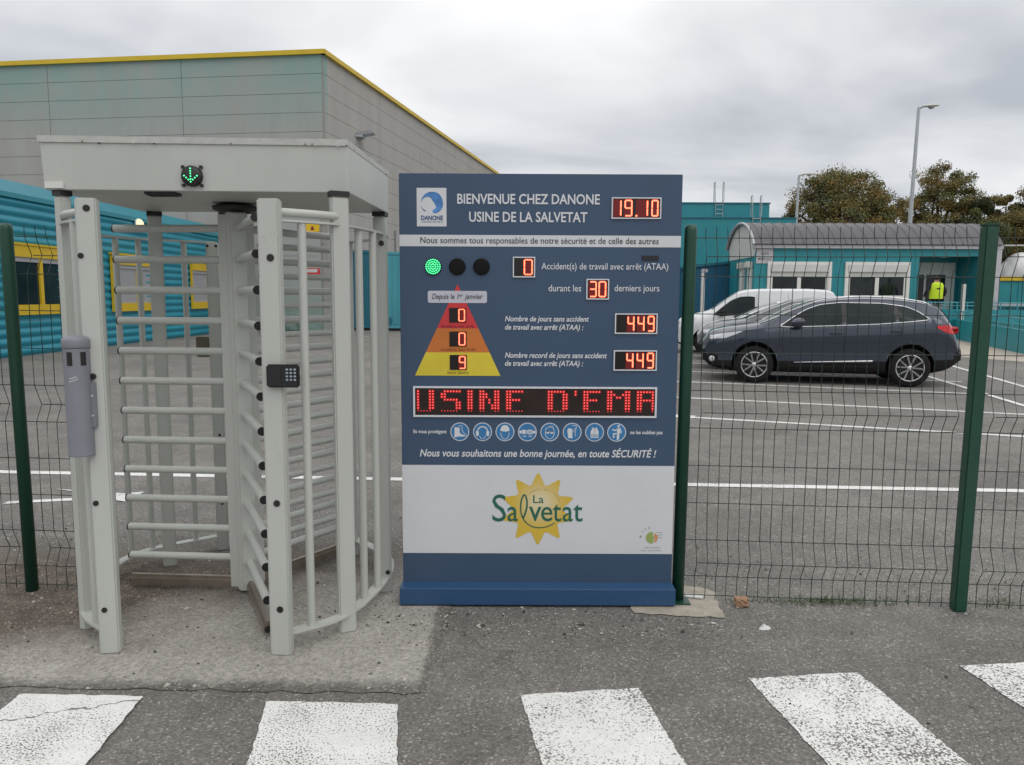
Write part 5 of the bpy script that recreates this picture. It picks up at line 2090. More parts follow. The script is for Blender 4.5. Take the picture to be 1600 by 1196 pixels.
# ------------------------------------------------------------------ trees
def tree(name, label, loc, trunk_h, lobes, n_leaf, leaf, mats, seed, rt=0.45, thin=0.0):
    """trunk and limbs grow to the lobes; every lobe holds clumps of leaf-sized faces with gaps between them"""
    rr = random.Random(seed)
    t = thing(name, label, 'tree', loc)
    L0 = Vector(loc)
    mb = MB()
    fork = L0 + Vector((0, 0, trunk_h))
    mb.tube([L0, L0 + Vector((0.1, 0, trunk_h * 0.5)), fork], rt * 1.2, 9, r2=rt * 0.8)
    crown = MB()
    for (cx_, cy_, cz_, rx, ry, rz) in lobes:
        c = L0 + Vector((cx_, cy_, cz_))
        mid = fork.lerp(c, 0.5) + Vector((rr.uniform(-.3, .3), rr.uniform(-.3, .3), 0.25 * rz))
        mb.tube([fork, mid, c], rt * 0.45, 6, r2=rt * 0.12)
        ncl = max(5, int(34 * rx * rz / 4))
        for k in range(ncl):
            a, b = rr.uniform(0, 2 * math.pi), math.acos(rr.uniform(-0.85, 1))
            q = rr.uniform(0.45, 1.0) ** 0.6
            d = Vector((math.sin(b) * math.cos(a) * rx, math.sin(b) * math.sin(a) * ry, math.cos(b) * rz)) * q
            cc = c + d
            if k % 2 == 0:
                mb.tube([c + d * 0.1, c + d * 0.55 + Vector((0, 0, 0.1)), cc], rt * 0.13, 4, r2=rt * 0.03)
            mi = rr.choices(range(len(mats)), [3, 2.6, 1.3][:len(mats)])[0]
            cr_ = rr.uniform(0.45, 1.0) * (rx + rz) * 0.34
            for j in range(int(n_leaf / ncl / len(lobes) * 4)):
                crown.mi = mi if rr.random() < 0.8 else rr.randrange(len(mats))
                o = Vector((rr.gauss(0, 1), rr.gauss(0, 1), rr.gauss(0, 0.62))) * cr_ * 0.55
                if o.length > cr_ * 0.95:
                    o *= cr_ * 0.95 / o.length * rr.random() ** 0.4
                p = cc + o
                u = Vector((rr.gauss(0, 1), rr.gauss(0, 1), rr.gauss(0, 1))).normalized()
                v = u.cross(Vector((rr.gauss(0, 1), rr.gauss(0, 1), rr.gauss(0, 1)))).normalized()
                s_ = leaf * rr.uniform(0.6, 1.35)
                crown.add([p - u * s_, p + v * s_ * 0.6, p + u * s_, p - v * s_ * 0.6], [(0, 1, 2, 3)])
    mb.build('trunk', M_BARK, t)
    crown.build('crown', mats, t)
    return t


G_TREES = 'trees behind the guard office'
tree('oak_tree', 'broad domed autumn oak rising behind the middle of the office roof', (26.05, 62, 0), 5.2,
     [(0, 0, 9.5, 2.7, 3.0, 2.0), (-1.8, 0, 9.0, 2.1, 2.5, 1.8), (1.9, 0.5, 9.0, 2.1, 2.5, 1.8), (-3.2, 0, 8.0, 1.3, 2.0, 1.0), (3.2, 0, 8.6, 1.4, 2.0, 1.1),
      (0, -1.5, 7.8, 2.4, 2.2, 1.5), (-1.1, 0, 10.1, 1.7, 2, 1.3), (1.2, 0, 10.0, 1.7, 2, 1.3), (-3.4, 0, 7.3, 1.1, 1.6, 0.5), (3.4, 0, 7.5, 1.0, 1.6, 0.7), (-2.0, -1, 7.3, 1.6, 1.6, 0.9), (2.0, -1, 7.3, 1.6, 1.6, 0.9)],
     16000, 0.074, [M_LEAF[0], M_LEAF[1], M_LEAF[2]], 3, 0.6)['group'] = G_TREES
tree('maple_tree', 'tall open-crowned autumn tree right of the tall street lamp', (34.9, 64, 0), 5.4,
     [(-0.3, 0, 11.0, 1.7, 1.8, 1.2), (1.3, 0, 10.6, 1.3, 1.6, 1.1), (1.4, 0, 9.3, 1.7, 1.8, 1.2), (-2.0, 0, 8.5, 1.3, 1.6, 0.9), (2.4, 0, 8.6, 1.2, 1.5, 1.1), (-0.5, 0, 9.6, 1.5, 1.6, 1.2), (0.2, 0, 8.2, 1.8, 1.7, 1.1), (-1.9, 0, 7.5, 1.3, 1.5, 0.7)],
     8500, 0.072, [M_LEAF[0], M_LEAF[1], M_LEAF[2]], 5, 0.5)['group'] = G_TREES
tree('conifer_tree', 'dark rounded conifer between the two right-hand autumn trees', (37.4, 62, 0), 4.6,
     [(0, 0, 8.3, 1.0, 1.1, 1.0), (-0.2, 0, 7.1, 1.5, 1.4, 1.2), (0.5, 0, 6.0, 1.6, 1.5, 1.3)], 14000, 0.072, [M_LEAF[3], M_LEAF[1]], 9, 0.4)['group'] = G_TREES
tree('birch_tree', 'thin leafy tree behind the right-hand green fence post', (41.6, 66, 0), 4.4,
     [(0, 0, 9.3, 0.9, 1.2, 1.2), (-0.7, 0, 7.6, 1.4, 1.4, 1.2), (0.9, 0, 7.2, 1.4, 1.4, 1.2), (0.1, 0, 5.6, 1.7, 1.5, 1.2)], 9000, 0.074, [M_LEAF[0], M_LEAF[1], M_LEAF[2]], 13, 0.35)['group'] = G_TREES
tree('ash_tree', 'rust-tinged tree cut off by the right edge of the picture', (42.4, 64, 0), 4.0,
     [(0, 0, 9.0, 1.5, 1.6, 1.3), (-1.2, 0, 7.4, 1.6, 1.6, 1.3), (1.4, 0, 7.2, 1.9, 1.7, 1.5), (-0.5, 0, 5.6, 2.0, 1.7, 1.3), (1.2, 0, 9.4, 1.4, 1.4, 1.1)], 12000, 0.074, [M_LEAF[2], M_LEAF[0], M_LEAF[1]], 17, 0.45)['group'] = G_TREES
# wooded horizon beyond the site
rh = random.Random(23)
mb = MB()
for i in range(9000):
    x = rh.uniform(-160, 220)
    y = rh.uniform(150, 175)
    hmax = 5.2 + 1.6 * math.sin(x * 0.05) + 1.0 * math.sin(x * 0.17 + 2)
    z = hmax * rh.random() ** 0.7
    s_ = rh.uniform(0.5, 1.1)
    u = Vector((rh.gauss(0, 1), rh.gauss(0, 0.4), rh.gauss(0, 1))).normalized()
    v = u.cross(Vector((0, 1, 0.2))).normalized()
    p = Vector((x, y, z))
    mb.mi = rh.choice((0, 1, 3, 3))
    mb.add([p - u * s_, p + v * s_, p + u * s_, p - v * s_], [(0, 1, 2, 3)])
tag(mb.build('distant_woods', M_LEAF), 'dark distant woods along the horizon', 'woods', kind='stuff')


# ------------------------------------------------------------------ cars (built nose towards -x, at the origin, then parked)
def interp(pts, x):
    if x <= pts[0][0]:
        return pts[0][1]
    for (a, b) in zip(pts, pts[1:]):
        if x <= b[0]:
            t = (x - a[0]) / (b[0] - a[0] or 1)
            return a[1] + (b[1] - a[1]) * t
    return pts[-1][1]


class Prof:
    """smoothed piecewise profile"""

    def __init__(s, pts, L, w_=0.05, n=220):
        raw = [interp(pts, L * i / n) for i in range(n + 1)]
        k = max(1, int(w_ / L * n))
        for _ in range(2):
            raw = [sum(raw[max(0, i - k):min(n, i + k) + 1]) / (min(n, i + k) - max(0, i - k) + 1) for i in range(n + 1)]
        s.t = [(L * i / n, v) for i, v in enumerate(raw)]
        s.L, s.n = L, n

    def __call__(s, x):
        f = max(0, min(s.n - 1e-6, x / s.L * s.n))
        i = int(f)
        return s.t[i][1] + (s.t[i + 1][1] - s.t[i][1]) * (f - i)


def make_car(name, label, sp, paint_m, group='cars parked side by side behind the wire fence'):
    L = sp['L']
    zt, zb, zs = Prof(sp['top'], L, 0.05), Prof(sp['bot'], L, 0.04), Prof(sp['belt'], L, 0.05)
    wb, wt = Prof(sp['wb'], L, 0.08), Prof(sp['wt'], L, 0.08)
    W0 = max(v for _, v in sp['wb'])

    def section(x):
        t, b, s, w1, w2 = zt(x), zb(x), zs(x), wb(x), wt(x)
        s = min(s, t - 0.05)
        h = max(0.05, s - b)
        pts = [(0, b), (w1 * 0.80, b), (w1 * 0.93, b + 0.025), (w1 * 0.975, b + 0.10 * h), (w1 * 0.978, b + 0.25 * h), (w1 * 0.966, b + 0.40 * h), (w1 * 0.975, b + 0.55 * h), (w1, b + 0.72 * h),
               (w1 * 0.992, b + 0.86 * h), (w1 * 0.965, s)]
        ww = min(w2, w1 * 0.95)
        zr = t - min(0.07, 0.35 * (t - s))
        for q in (0.25, 0.5, 0.75, 1.0):
            yy = w1 * 0.965 + (ww - w1 * 0.965) * (q + 0.06 * math.sin(math.pi * q) * -1)
            pts.append((yy, s + (zr - s) * q))
        pts += [(ww * 0.93, t - 0.5 * (t - zr)), (ww * 0.75, t - 0.16 * (t - zr)), (ww * 0.4, t - 0.03 * (t - zr)), (0, t)]
        return pts

    def yside(x, z):
        pts = section(x)
        for a, b in zip(pts[3:], pts[4:]):
            if a[1] <= z <= b[1]:
                k = (z - a[1]) / (b[1] - a[1] or 1)
                return a[0] + (b[0] - a[0]) * k
        return pts[8][0]

    car = thing(name, label, 'car', (0, 0, 0), group)
    # body loft
    xs = [L * (0.5 - 0.5 * math.cos(math.pi * i / 70)) * 0.5 + L * i / 70 * 0.5 for i in range(71)]
    mb = MB()
    rings = []
    for x in xs:
        half = section(x)
        ring = [(x, p[0], p[1]) for p in half] + [(x, -p[0], p[1]) for p in half[-2:0:-1]]
        rings.append(ring)
    n = len(rings[0])
    vs = [p for r in rings for p in r]
    fs = []
    for i in range(len(xs) - 1):
        for j in range(n):
            fs.append((i * n + j, (i + 1) * n + j, (i + 1) * n + (j + 1) % n, i * n + (j + 1) % n))
    fs += [tuple(range(n)), tuple(range((len(xs) - 1) * n, len(xs) * n))[::-1]]
    mb.add(vs, fs, True)
    body = mb.build('body', [paint_m, M_TRIM], car, recalc=True)
    cut = MB()
    ra = sp.get('arch', 0.40)
    for wx in sp['wheels']:
        for s_ in (-1, 1):
            cut.lathe((wx, 0, sp['wr'] + 0.02), [(ra, s_ * (W0 - 0.30)), (ra, s_ * (W0 + 0.2))], 40, 'y', False)
    cu = cut.build('cutter', M_TRIM, None, recalc=True)
    md = body.modifiers.new('arches', 'BOOLEAN')
    md.operation = 'DIFFERENCE'
    md.solver = 'EXACT'
    md.object = cu
    bpy.context.view_layer.update()
    me = bpy.data.meshes.new_from_object(body.evaluated_get(bpy.context.evaluated_depsgraph_get()))
    body.modifiers.clear()
    body.data = me
    me.materials.clear()
    me.materials.append(paint_m)
    me.materials.append(M_TRIM)
    bpy.data.objects.remove(cu)
    for p in me.polygons:
        c = p.center
        p.use_smooth = True
        dark = c.z < zb(c.x) + sp.get('clad', 0.16)
        for wx in sp['wheels']:
            if math.hypot(c.x - wx, c.z - sp['wr'] - 0.02) < ra + 0.004:
                dark = True
        p.material_index = 1 if dark else 0
    smooth_by_angle(body, 35)
    mb = MB()
    # underbody shadow blocker: floor pan and sills
    mb.box(0.5, L - 0.5, -W0 * 0.7, W0 * 0.7, 0.20, 0.34)
    mb.build('underbody', M_TRIM, car)
    # side windows
    lo, hi = Prof(sp['wlo'], L, 0.03), Prof(sp['whi'], L, 0.06)
    xa, xb = sp['wx']
    for s_ in (-1, 1):
        segs = sp['panes']
        for (p0, p1) in segs:
            g = MB()
            nx, nzz = 16, 6
            vs = []
            for i in range(nx + 1):
                x = p0 + (p1 - p0) * i / nx
                a, b = lo(x), max(lo(x) + 0.004, hi(x))
                for j in range(nzz + 1):
                    z = a + (b - a) * j / nzz
                    vs.append((x, s_ * (yside(x, z) + 0.005), z))
            fs = []
            for i in range(nx):
                for j in range(nzz):
                    q = (i * (nzz + 1) + j, (i + 1) * (nzz + 1) + j, (i + 1) * (nzz + 1) + j + 1, i * (nzz + 1) + j + 1)
                    fs.append(q if s_ < 0 else q[::-1])
            g.add(vs, fs, True)
            g.build('side_window', M_CARGL, car)
        # dark backing round the panes and bright outline
        if sp.get('outline'):
            ol = [(xa + (xb - xa) * i / 30, lo) for i in range(31)] + [(xb - (xb - xa) * i / 40, hi) for i in range(41)]
            pts = []
            for (x, f) in ol:
                z = f(x)
                z = max(z, lo(x))
                pts.append((x, s_ * (yside(x, z) + 0.006), z))
            g = MB()
            g.tube(pts + pts[:1], 0.0105, 6)
            g.build('window_trim', sp['outline'], car)
        bk = MB()
        vs, fs = [], []
        for i in range(41):
            x = xa + (xb - xa) * i / 40
            a, b = lo(x) - 0.004, max(lo(x), hi(x)) + 0.004
            for j in range(5):
                z = a + (b - a) * j / 4
                vs.append((x, s_ * (yside(x, z) + 0.0025), z))
        for i in range(40):
            for j in range(4):
                q = (i * 5 + j, (i + 1) * 5 + j, (i + 1) * 5 + j + 1, i * 5 + j + 1)
                fs.append(q if s_ < 0 else q[::-1])
        bk.add(vs, fs, True)
        bk.build('window_surround', M_BLACK, car)
        # mirror, handles, door seams
        mx_, mz = sp['mirror']
        my = yside(mx_, mz)
        g = MB()
        bm = bmesh.new()
        bmesh.ops.create_icosphere(bm, subdivisions=3, radius=1)
        for v in bm.verts:
            v.co = Vector((mx_ + v.co.x * 0.125 + 0.02 * v.co.z, s_ * (my + 0.125) + v.co.y * 0.105, mz + 0.06 + v.co.z * 0.088 + 0.012 * v.co.y * s_))
        g.bm(bm, True)
        g.box(mx_ - 0.03, mx_ + 0.03, min(s_ * (my - 0.02), s_ * (my + 0.07)), max(s_ * (my - 0.02), s_ * (my + 0.07)), mz - 0.02, mz + 0.02)
        g.build('wing_mirror', sp.get('mirror_mat', paint_m), car)
        for (hx, hz) in sp['handles']:
            g = MB()
            yy = yside(hx, hz)
            g.box(hx - 0.11, hx + 0.11, min(s_ * (yy - 0.01), s_ * (yy + 0.03)), max(s_ * (yy - 0.01), s_ * (yy + 0.03)), hz - 0.017, hz + 0.019, bev=0.012)
            g.build('door_handle', paint_m, car)
        g = MB()
        for seam in sp['seams']:
            pts = []
            for (p, q) in zip(seam, seam[1:]):
                for i in range(8):
                    x, z = p[0] + (q[0] - p[0]) * i / 8, p[1] + (q[1] - p[1]) * i / 8
                    pts.append((x, s_ * (yside(x, z) + 0.0005), z))
            x, z = seam[-1]
            pts.append((x, s_ * (yside(x, z) + 0.0005), z))
            g.tube(pts, 0.0042, 5)
        if g.v:
            g.build('door_seam', M_BLACK, car)
        if sp.get('sill_strip'):
            (xs0, z0), (xs1, z1) = sp['sill_strip']
            g = MB()
            g.tube([(xs0 + (xs1 - xs0) * i / 12, s_ * (yside(xs0 + (xs1 - xs0) * i / 12, z0 + (z1 - z0) * i / 12) + 0.004), z0 + (z1 - z0) * i / 12) for i in range(13)], 0.006, 6, r2=0.022)
            g.build('sill_strip', M_CHROME, car)
        # lamps
        for (nm, key, m) in (('headlight', 'head', M_LENS), ('taillight', 'tail', M_TAIL)):
            poly = sp.get(key)
            if not poly:
                continue
            g = MB()
            x0_, x1_ = min(p[0] for p in poly), max(p[0] for p in poly)
            up = sorted([(p[0], p[1]) for p in poly if p[2] == 1])
            dn = sorted([(p[0], p[1]) for p in poly if p[2] == 0])
            vs, fs = [], []
            nx = 14
            for i in range(nx + 1):
                x = x0_ + (x1_ - x0_) * i / nx
                a, b = interp(dn, x), interp(up, x)
                for j in range(5):
                    z = a + (b - a) * j / 4
                    vs.append((x, s_ * (yside(x, z) + 0.008), z))
            for i in range(nx):
                for j in range(4):
                    q = (i * 5 + j, (i + 1) * 5 + j, (i + 1) * 5 + j + 1, i * 5 + j + 1)
                    fs.append(q if s_ < 0 else q[::-1])
            g.add(vs, fs, True)
            g.build(nm, m, car)
    # windscreen and rear screen laid on the body's top surface
    for (nm, (w0, w1)) in (('windscreen', sp['screen']), ('rear_screen', sp['rear'])):
        if w0 is None:
            continue
        g = MB()
        vs, fs = [], []
        nx, ny = 14, 14
        for i in range(nx + 1):
            x = w0 + (w1 - w0) * i / nx
            pts = [p for p in section(x)[9:]][::-1]
            # walk the half section from the crown down to just above the belt
            ln = [0]
            for a, b in zip(pts, pts[1:]):
                ln.append(ln[-1] + math.hypot(b[0] - a[0], b[1] - a[1]))
            lim = 0
            for q, l in zip(pts, ln):
                if abs(q[0]) <= wt(x) * 0.93:
                    lim = l
            for j in range(-ny, ny + 1):
                d = lim * abs(j) / ny
                for (a, b, l0, l1) in zip(pts, pts[1:], ln, ln[1:]):
                    if d <= l1 + 1e-9:
                        k = (d - l0) / (l1 - l0 or 1)
                        yy, zz = a[0] + (b[0] - a[0]) * k, a[1] + (b[1] - a[1]) * k
                        break
                vs.append((x - 0.004 * (1 if nm == 'windscreen' else -1), (1 if j >= 0 else -1) * yy, zz + 0.006))
        m = 2 * ny + 1
        for i in range(nx):
            for j in range(m - 1):
                fs.append((i * m + j, (i + 1) * m + j, (i + 1) * m + j + 1, i * m + j + 1))
        g.add(vs, fs, True)
        g.build(nm, M_SCREEN, car)
    # grille, fog lamps, bumper trim at the nose
    g = MB()
    gx = sp.get('grille', (0.50, 0.74))
    g.box(-0.005, 0.14, -0.42, 0.42, gx[0], gx[1], bev=0.02)
    g.build('grille', M_TRIM, car)
    # wheels
    R0, wd = sp['wr'], 0.215
    for wx in sp['wheels']:
        for s_ in (-1, 1):
            wc = Vector((wx, s_ * (W0 - 0.125), R0))
            g = MB()
            g.lathe(wc, [(R0 * 0.66, -wd / 2 + 0.01), (R0 * 0.90, -wd / 2), (R0 * 0.985, -wd / 2 + 0.03), (R0, -wd / 4), (R0, wd / 4), (R0 * 0.985, wd / 2 - 0.03), (R0 * 0.90, wd / 2), (R0 * 0.66, wd / 2 - 0.01)], 44, 'y')
            whl = g.build('wheel', M_RUBBER, car, recalc=True)
            g = MB()
            fo = s_ * (wd / 2 + 0.002)
            ro_ = R0 * 0.685
            g.mi = 1
            g.lathe(wc + Vector((0, s_ * 0.055, 0)), [(0.01, 0.0), (ro_, s_ * 0.001), (ro_, s_ * 0.004), (0.01, s_ * 0.005)], 36, 'y', False)
            g.mi = 0
            # rim ring
            ring = []
            for k in range(49):
                a = 2 * math.pi * k / 48
                ring.append((wc.x + ro_ * 0.975 * math.cos(a), wc.y + fo - s_ * 0.012, wc.z + ro_ * 0.975 * math.sin(a)))
            g.tube(ring, 0.011, 6)
            ns = sp.get('spokes', 5)
            for k in range(ns):
                for off in (-0.30, 0.30):
                    a = 2 * math.pi * k / ns + sp.get('spin', 0.3) + wx * 0.7
                    p = wc + Vector((0.035 * math.cos(a), fo - s_ * 0.012, 0.035 * math.sin(a)))
                    q = wc + Vector((ro_ * 0.96 * math.cos(a + off), fo - s_ * 0.008, ro_ * 0.96 * math.sin(a + off)))
                    d = (q - p).normalized()
                    nn = Vector((-d.z, 0, d.x)) * 0.013
                    th = Vector((0, -s_ * 0.03, 0))
                    v0 = [p - nn, q - nn * 1.1, q + nn * 1.1, p + nn]
                    g.add(v0 + [v + th for v in v0], [(0, 1, 2, 3), (3, 2, 1, 0), (0, 4, 5, 1), (2, 6, 7, 3), (1, 5, 6, 2), (3, 7, 4, 0)])
            g.lathe(wc + Vector((0, fo - s_ * 0.02, 0)), [(0.045, 0.0), (0.042, s_ * 0.016), (0.02, s_ * 0.02)], 20, 'y')
            g.build('rim', [M_RIM, M_BLACK], whl, recalc=True)
    for ex in sp.get('extras', ()):
        ex(car, yside, zt, wt, W0)
    return car


def rails_extra(car, yside, zt, wt, W0):
    for s_ in (-1, 1):
        g = MB()
        pts = [(1.95 + 1.95 * i / 16, s_ * (wt(1.95 + 1.95 * i / 16) * 0.90), zt(1.95 + 1.95 * i / 16) - 0.012 + 0.022 * math.sin(math.pi * i / 16) ** 0.4) for i in range(17)]
        g.tube(pts, 0.013, 8)
        g.build('roof_rail', M_CHROME, car)
    g = MB()
    g.add([(3.98, -0.50, 1.485), (3.98, 0.50, 1.485), (4.17, 0.44, 1.452), (4.17, -0.44, 1.452), (3.98, -0.50, 1.45), (3.98, 0.50, 1.45), (4.17, 0.44, 1.437), (4.17, -0.44, 1.437)],
          [(0, 1, 2, 3), (7, 6, 5, 4), (2, 6, 7, 3), (0, 3, 7, 4), (1, 5, 6, 2), (0, 4, 5, 1)])
    g.build('roof_spoiler', M_CARBLUE, car)
    for s_ in (-1, 1):
        g = MB()
        g.mi = 1
        g.lathe((0.20, s_ * 0.70, 0.43), [(0.13, s_ * -0.04), (0.12, s_ * 0.035), (0.10, s_ * 0.04)], 22, 'y')
        g.mi = 0
        g.lathe((0.17, s_ * 0.70, 0.43), [(0.055, s_ * -0.02), (0.055, s_ * 0.05), (0.03, s_ * 0.055)], 18, 'y')
        g.build('fog_lamp', [M_LENS, M_TRIM], car)
    g = MB()
    g.box(-0.012, 0.01, -0.26, 0.26, 0.40, 0.51)
    g.build('number_plate', M_WHITE, car)


SUV = dict(L=4.45, wheels=(0.93, 3.576), wr=0.345, arch=0.405, clad=0.20,
           top=[(0, 0.60), (0.04, 0.84), (0.14, 0.96), (0.45, 1.035), (0.92, 1.09), (1.04, 1.115), (1.50, 1.335), (1.95, 1.515), (2.35, 1.575), (2.8, 1.598), (3.3, 1.585), (3.8, 1.52), (4.08, 1.45), (4.2, 1.30), (4.31, 1.10), (4.40, 0.88), (4.44, 0.70), (4.45, 0.55)],
           bot=[(0, 0.42), (0.1, 0.30), (0.35, 0.235), (2.2, 0.215), (3.9, 0.235), (4.2, 0.30), (4.38, 0.40), (4.45, 0.50)],
           belt=[(0, 0.54), (0.1, 0.80), (0.4, 0.93), (1.2, 1.03), (1.5, 1.05), (2.4, 1.10), (3.5, 1.17), (3.9, 1.22), (4.15, 1.15), (4.3, 1.0), (4.45, 0.5)],
           wb=[(0, 0.50), (0.08, 0.66), (0.25, 0.80), (0.6, 0.89), (1.0, 0.915), (2.2, 0.905), (3.5, 0.92), (3.95, 0.885), (4.25, 0.80), (4.40, 0.70), (4.45, 0.60)],
           wt=[(0, 0.42), (0.2, 0.60), (0.7, 0.74), (1.25, 0.78), (1.7, 0.70), (2.1, 0.645), (3.2, 0.635), (3.9, 0.59), (4.2, 0.60), (4.4, 0.6)],
           wx=(1.38, 3.84), wlo=[(1.38, 1.055), (1.50, 1.045), (2.2, 1.075), (3.0, 1.115), (3.55, 1.165), (3.84, 1.20)],
           whi=[(1.38, 1.07), (1.55, 1.20), (1.80, 1.36), (2.05, 1.455), (2.4, 1.495), (3.1, 1.485), (3.5, 1.43), (3.72, 1.33), (3.84, 1.21)],
           panes=[(1.45, 2.42), (2.50, 3.30), (3.36, 3.80)], outline=M_CHROME, mirror=(1.66, 1.07),
           handles=[(2.32, 0.935), (3.32, 0.985)],
           seams=[[(1.42, 1.03), (1.40, 0.75), (1.50, 0.34)], [(2.46, 1.08), (2.47, 0.7), (2.44, 0.34), (1.52, 0.34)], [(3.34, 1.14), (3.42, 0.98), (3.12, 0.62), (2.98, 0.36), (2.46, 0.34)], [(0.72, 0.96), (1.1, 1.02), (1.40, 1.04)]],
           sill_strip=((1.62, 0.405), (2.95, 0.455)),
           head=[(0.12, 0.80, 0), (0.12, 0.865, 1), (0.40, 0.825, 0), (0.42, 0.925, 1), (0.70, 0.965, 1), (0.70, 0.95, 0)],
           tail=[(3.98, 1.065, 0), (3.98, 1.10, 1), (4.15, 0.975, 0), (4.15, 1.115, 1), (4.36, 0.94, 0), (4.36, 1.075, 1)],
           screen=(1.02, 1.98), rear=(4.10, 4.29), extras=(rails_extra,), spin=0.25)
dark = make_car('parked_car', 'dark slate-blue crossover car, nearest of the parked row, seen side on', SUV, M_CARBLUE)

GREY = dict(SUV)
GREY.update(outline=M_CHROME, extras=(), spin=0.9, L=4.40,
            top=[(0, 0.58), (0.05, 0.84), (0.18, 0.97), (0.50, 1.045), (0.94, 1.105), (1.06, 1.13), (1.50, 1.345), (1.95, 1.52), (2.35, 1.58), (2.8, 1.59), (3.3, 1.565), (3.8, 1.49), (4.0, 1.42), (4.15, 1.28), (4.27, 1.10), (4.36, 0.88), (4.39, 0.70), (4.40, 0.55)])
grey = make_car('parked_car', 'mid-grey car parked between the dark crossover and the white hatchback', GREY, M_CARGREY)

HATCH = dict(SUV)
HATCH.update(L=4.05, wheels=(0.83, 3.36), wr=0.315, arch=0.37, outline=None, extras=(), clad=0.08, spokes=6,
             top=[(0, 0.56), (0.06, 0.78), (0.20, 0.89), (0.50, 0.985), (0.80, 1.045), (0.92, 1.08), (1.5, 1.36), (1.95, 1.49), (2.3, 1.50), (2.7, 1.50), (3.2, 1.46), (3.6, 1.38), (3.8, 1.22), (3.92, 1.0), (4.0, 0.8), (4.05, 0.5)],
             bot=[(0, 0.36), (0.1, 0.24), (0.35, 0.19), (3.7, 0.21), (3.95, 0.32), (4.05, 0.44)],
             belt=[(0, 0.5), (0.1, 0.72), (0.4, 0.85), (1.2, 0.95), (2.4, 1.0), (3.4, 1.06), (3.75, 1.02), (4.05, 0.48)],
             wb=[(0, 0.48), (0.08, 0.62), (0.25, 0.76), (0.6, 0.84), (1.0, 0.86), (3.2, 0.865), (3.6, 0.83), (3.9, 0.72), (4.05, 0.58)],
             wx=(1.28, 3.5), wlo=[(1.28, 0.96), (2.2, 0.985), (3.5, 1.08)],
             whi=[(1.28, 0.99), (1.5, 1.15), (1.75, 1.30), (2.1, 1.40), (2.8, 1.40), (3.2, 1.33), (3.5, 1.10)],
             panes=[(1.36, 2.26), (2.33, 3.05), (3.10, 3.46)], mirror=(1.52, 0.98), handles=[(2.18, 0.88), (3.05, 0.92)],
             seams=[[(1.32, 0.94), (1.32, 0.7), (1.42, 0.3)], [(2.30, 0.98), (2.30, 0.3), (1.44, 0.3)], [(3.06, 1.04), (3.15, 0.88), (2.9, 0.5), (2.8, 0.3), (2.3, 0.3)]],
             sill_strip=None, head=[(0.10, 0.72, 0), (0.10, 0.78, 1), (0.40, 0.74, 0), (0.45, 0.86, 1), (0.68, 0.90, 1), (0.68, 0.88, 0)],
             tail=[(3.62, 1.0, 0), (3.62, 1.02, 1), (3.95, 0.86, 0), (3.95, 0.95, 1)], screen=(0.90, 1.9), rear=(3.64, 3.88), grille=(0.42, 0.62))
white = make_car('parked_car', 'white hatchback parked between the mid-grey car and the white van', HATCH, M_CARWHITE)

VAN = dict(SUV)
VAN.update(L=4.40, wheels=(0.88, 3.60), wr=0.32, arch=0.38, outline=None, extras=(), clad=0.10, spokes=6,
           top=[(0, 0.60), (0.06, 0.88), (0.18, 1.00), (0.5, 1.10), (0.85, 1.18), (1.0, 1.23), (1.35, 1.50), (1.68, 1.73), (1.95, 1.805), (2.4, 1.83), (3.6, 1.83), (4.1, 1.80), (4.28, 1.72), (4.36, 1.3), (4.40, 0.6)],
           bot=[(0, 0.40), (0.1, 0.27), (0.35, 0.21), (4.1, 0.24), (4.3, 0.34), (4.40, 0.46)],
           belt=[(0, 0.54), (0.1, 0.80), (0.4, 0.96), (1.0, 1.06), (1.5, 1.08), (4.2, 1.10), (4.40, 0.55)],
           wb=[(0, 0.55), (0.08, 0.70), (0.25, 0.82), (0.6, 0.89), (1.0, 0.90), (3.9, 0.90), (4.25, 0.87), (4.40, 0.80)],
           wt=[(0, 0.5), (0.2, 0.66), (0.7, 0.76), (1.0, 0.80), (1.5, 0.74), (2.0, 0.72), (3.9, 0.72), (4.3, 0.70), (4.4, 0.7)],
           wx=(1.08, 2.18), wlo=[(1.08, 1.09), (1.4, 1.07), (2.18, 1.12)], whi=[(1.08, 1.11), (1.3, 1.30), (1.55, 1.50), (1.8, 1.60), (2.1, 1.61), (2.18, 1.58)],
           panes=[(1.12, 2.15)], mirror=(1.30, 1.09), handles=[(2.08, 0.98)], mirror_mat=M_TRIM,
           seams=[[(1.08, 1.08), (1.06, 0.75), (1.2, 0.32)], [(2.22, 1.66), (2.24, 1.1), (2.22, 0.32), (1.22, 0.32)], [(3.05, 1.66), (3.05, 0.4)]],
           sill_strip=None, head=[(0.10, 0.82, 0), (0.10, 0.88, 1), (0.35, 0.83, 0), (0.40, 0.98, 1), (0.62, 1.05, 1), (0.62, 1.0, 0)],
           tail=[(4.20, 1.0, 0), (4.20, 1.5, 1), (4.36, 1.0, 0), (4.36, 1.3, 1)], screen=(1.04, 1.72), rear=(None, None))
van = make_car('white_van', 'white panel van at the far end of the parked row', VAN, M_CARWHITE)

CDIR = Vector((0.9728, -0.2316, 0))              # from nose to tail
CN = Vector((0.2316, 0.9728, 0))                 # from car to car, away from the fence
near = Vector((4.51, 14.28, 0)) + CN * 0.80      # front axle centre of the dark car
for (c, fa, k, sh) in ((dark, 0.93, 0, 0), (grey, 0.93, 2.45, -0.10), (white, 0.83, 4.9, -0.2), (van, 0.88, 7.35, -0.80)):
    p = near + CN * k + CDIR * (sh - fa)
    c.location = p
    c.rotation_euler = (0, 0, math.atan2(CDIR.y, CDIR.x))

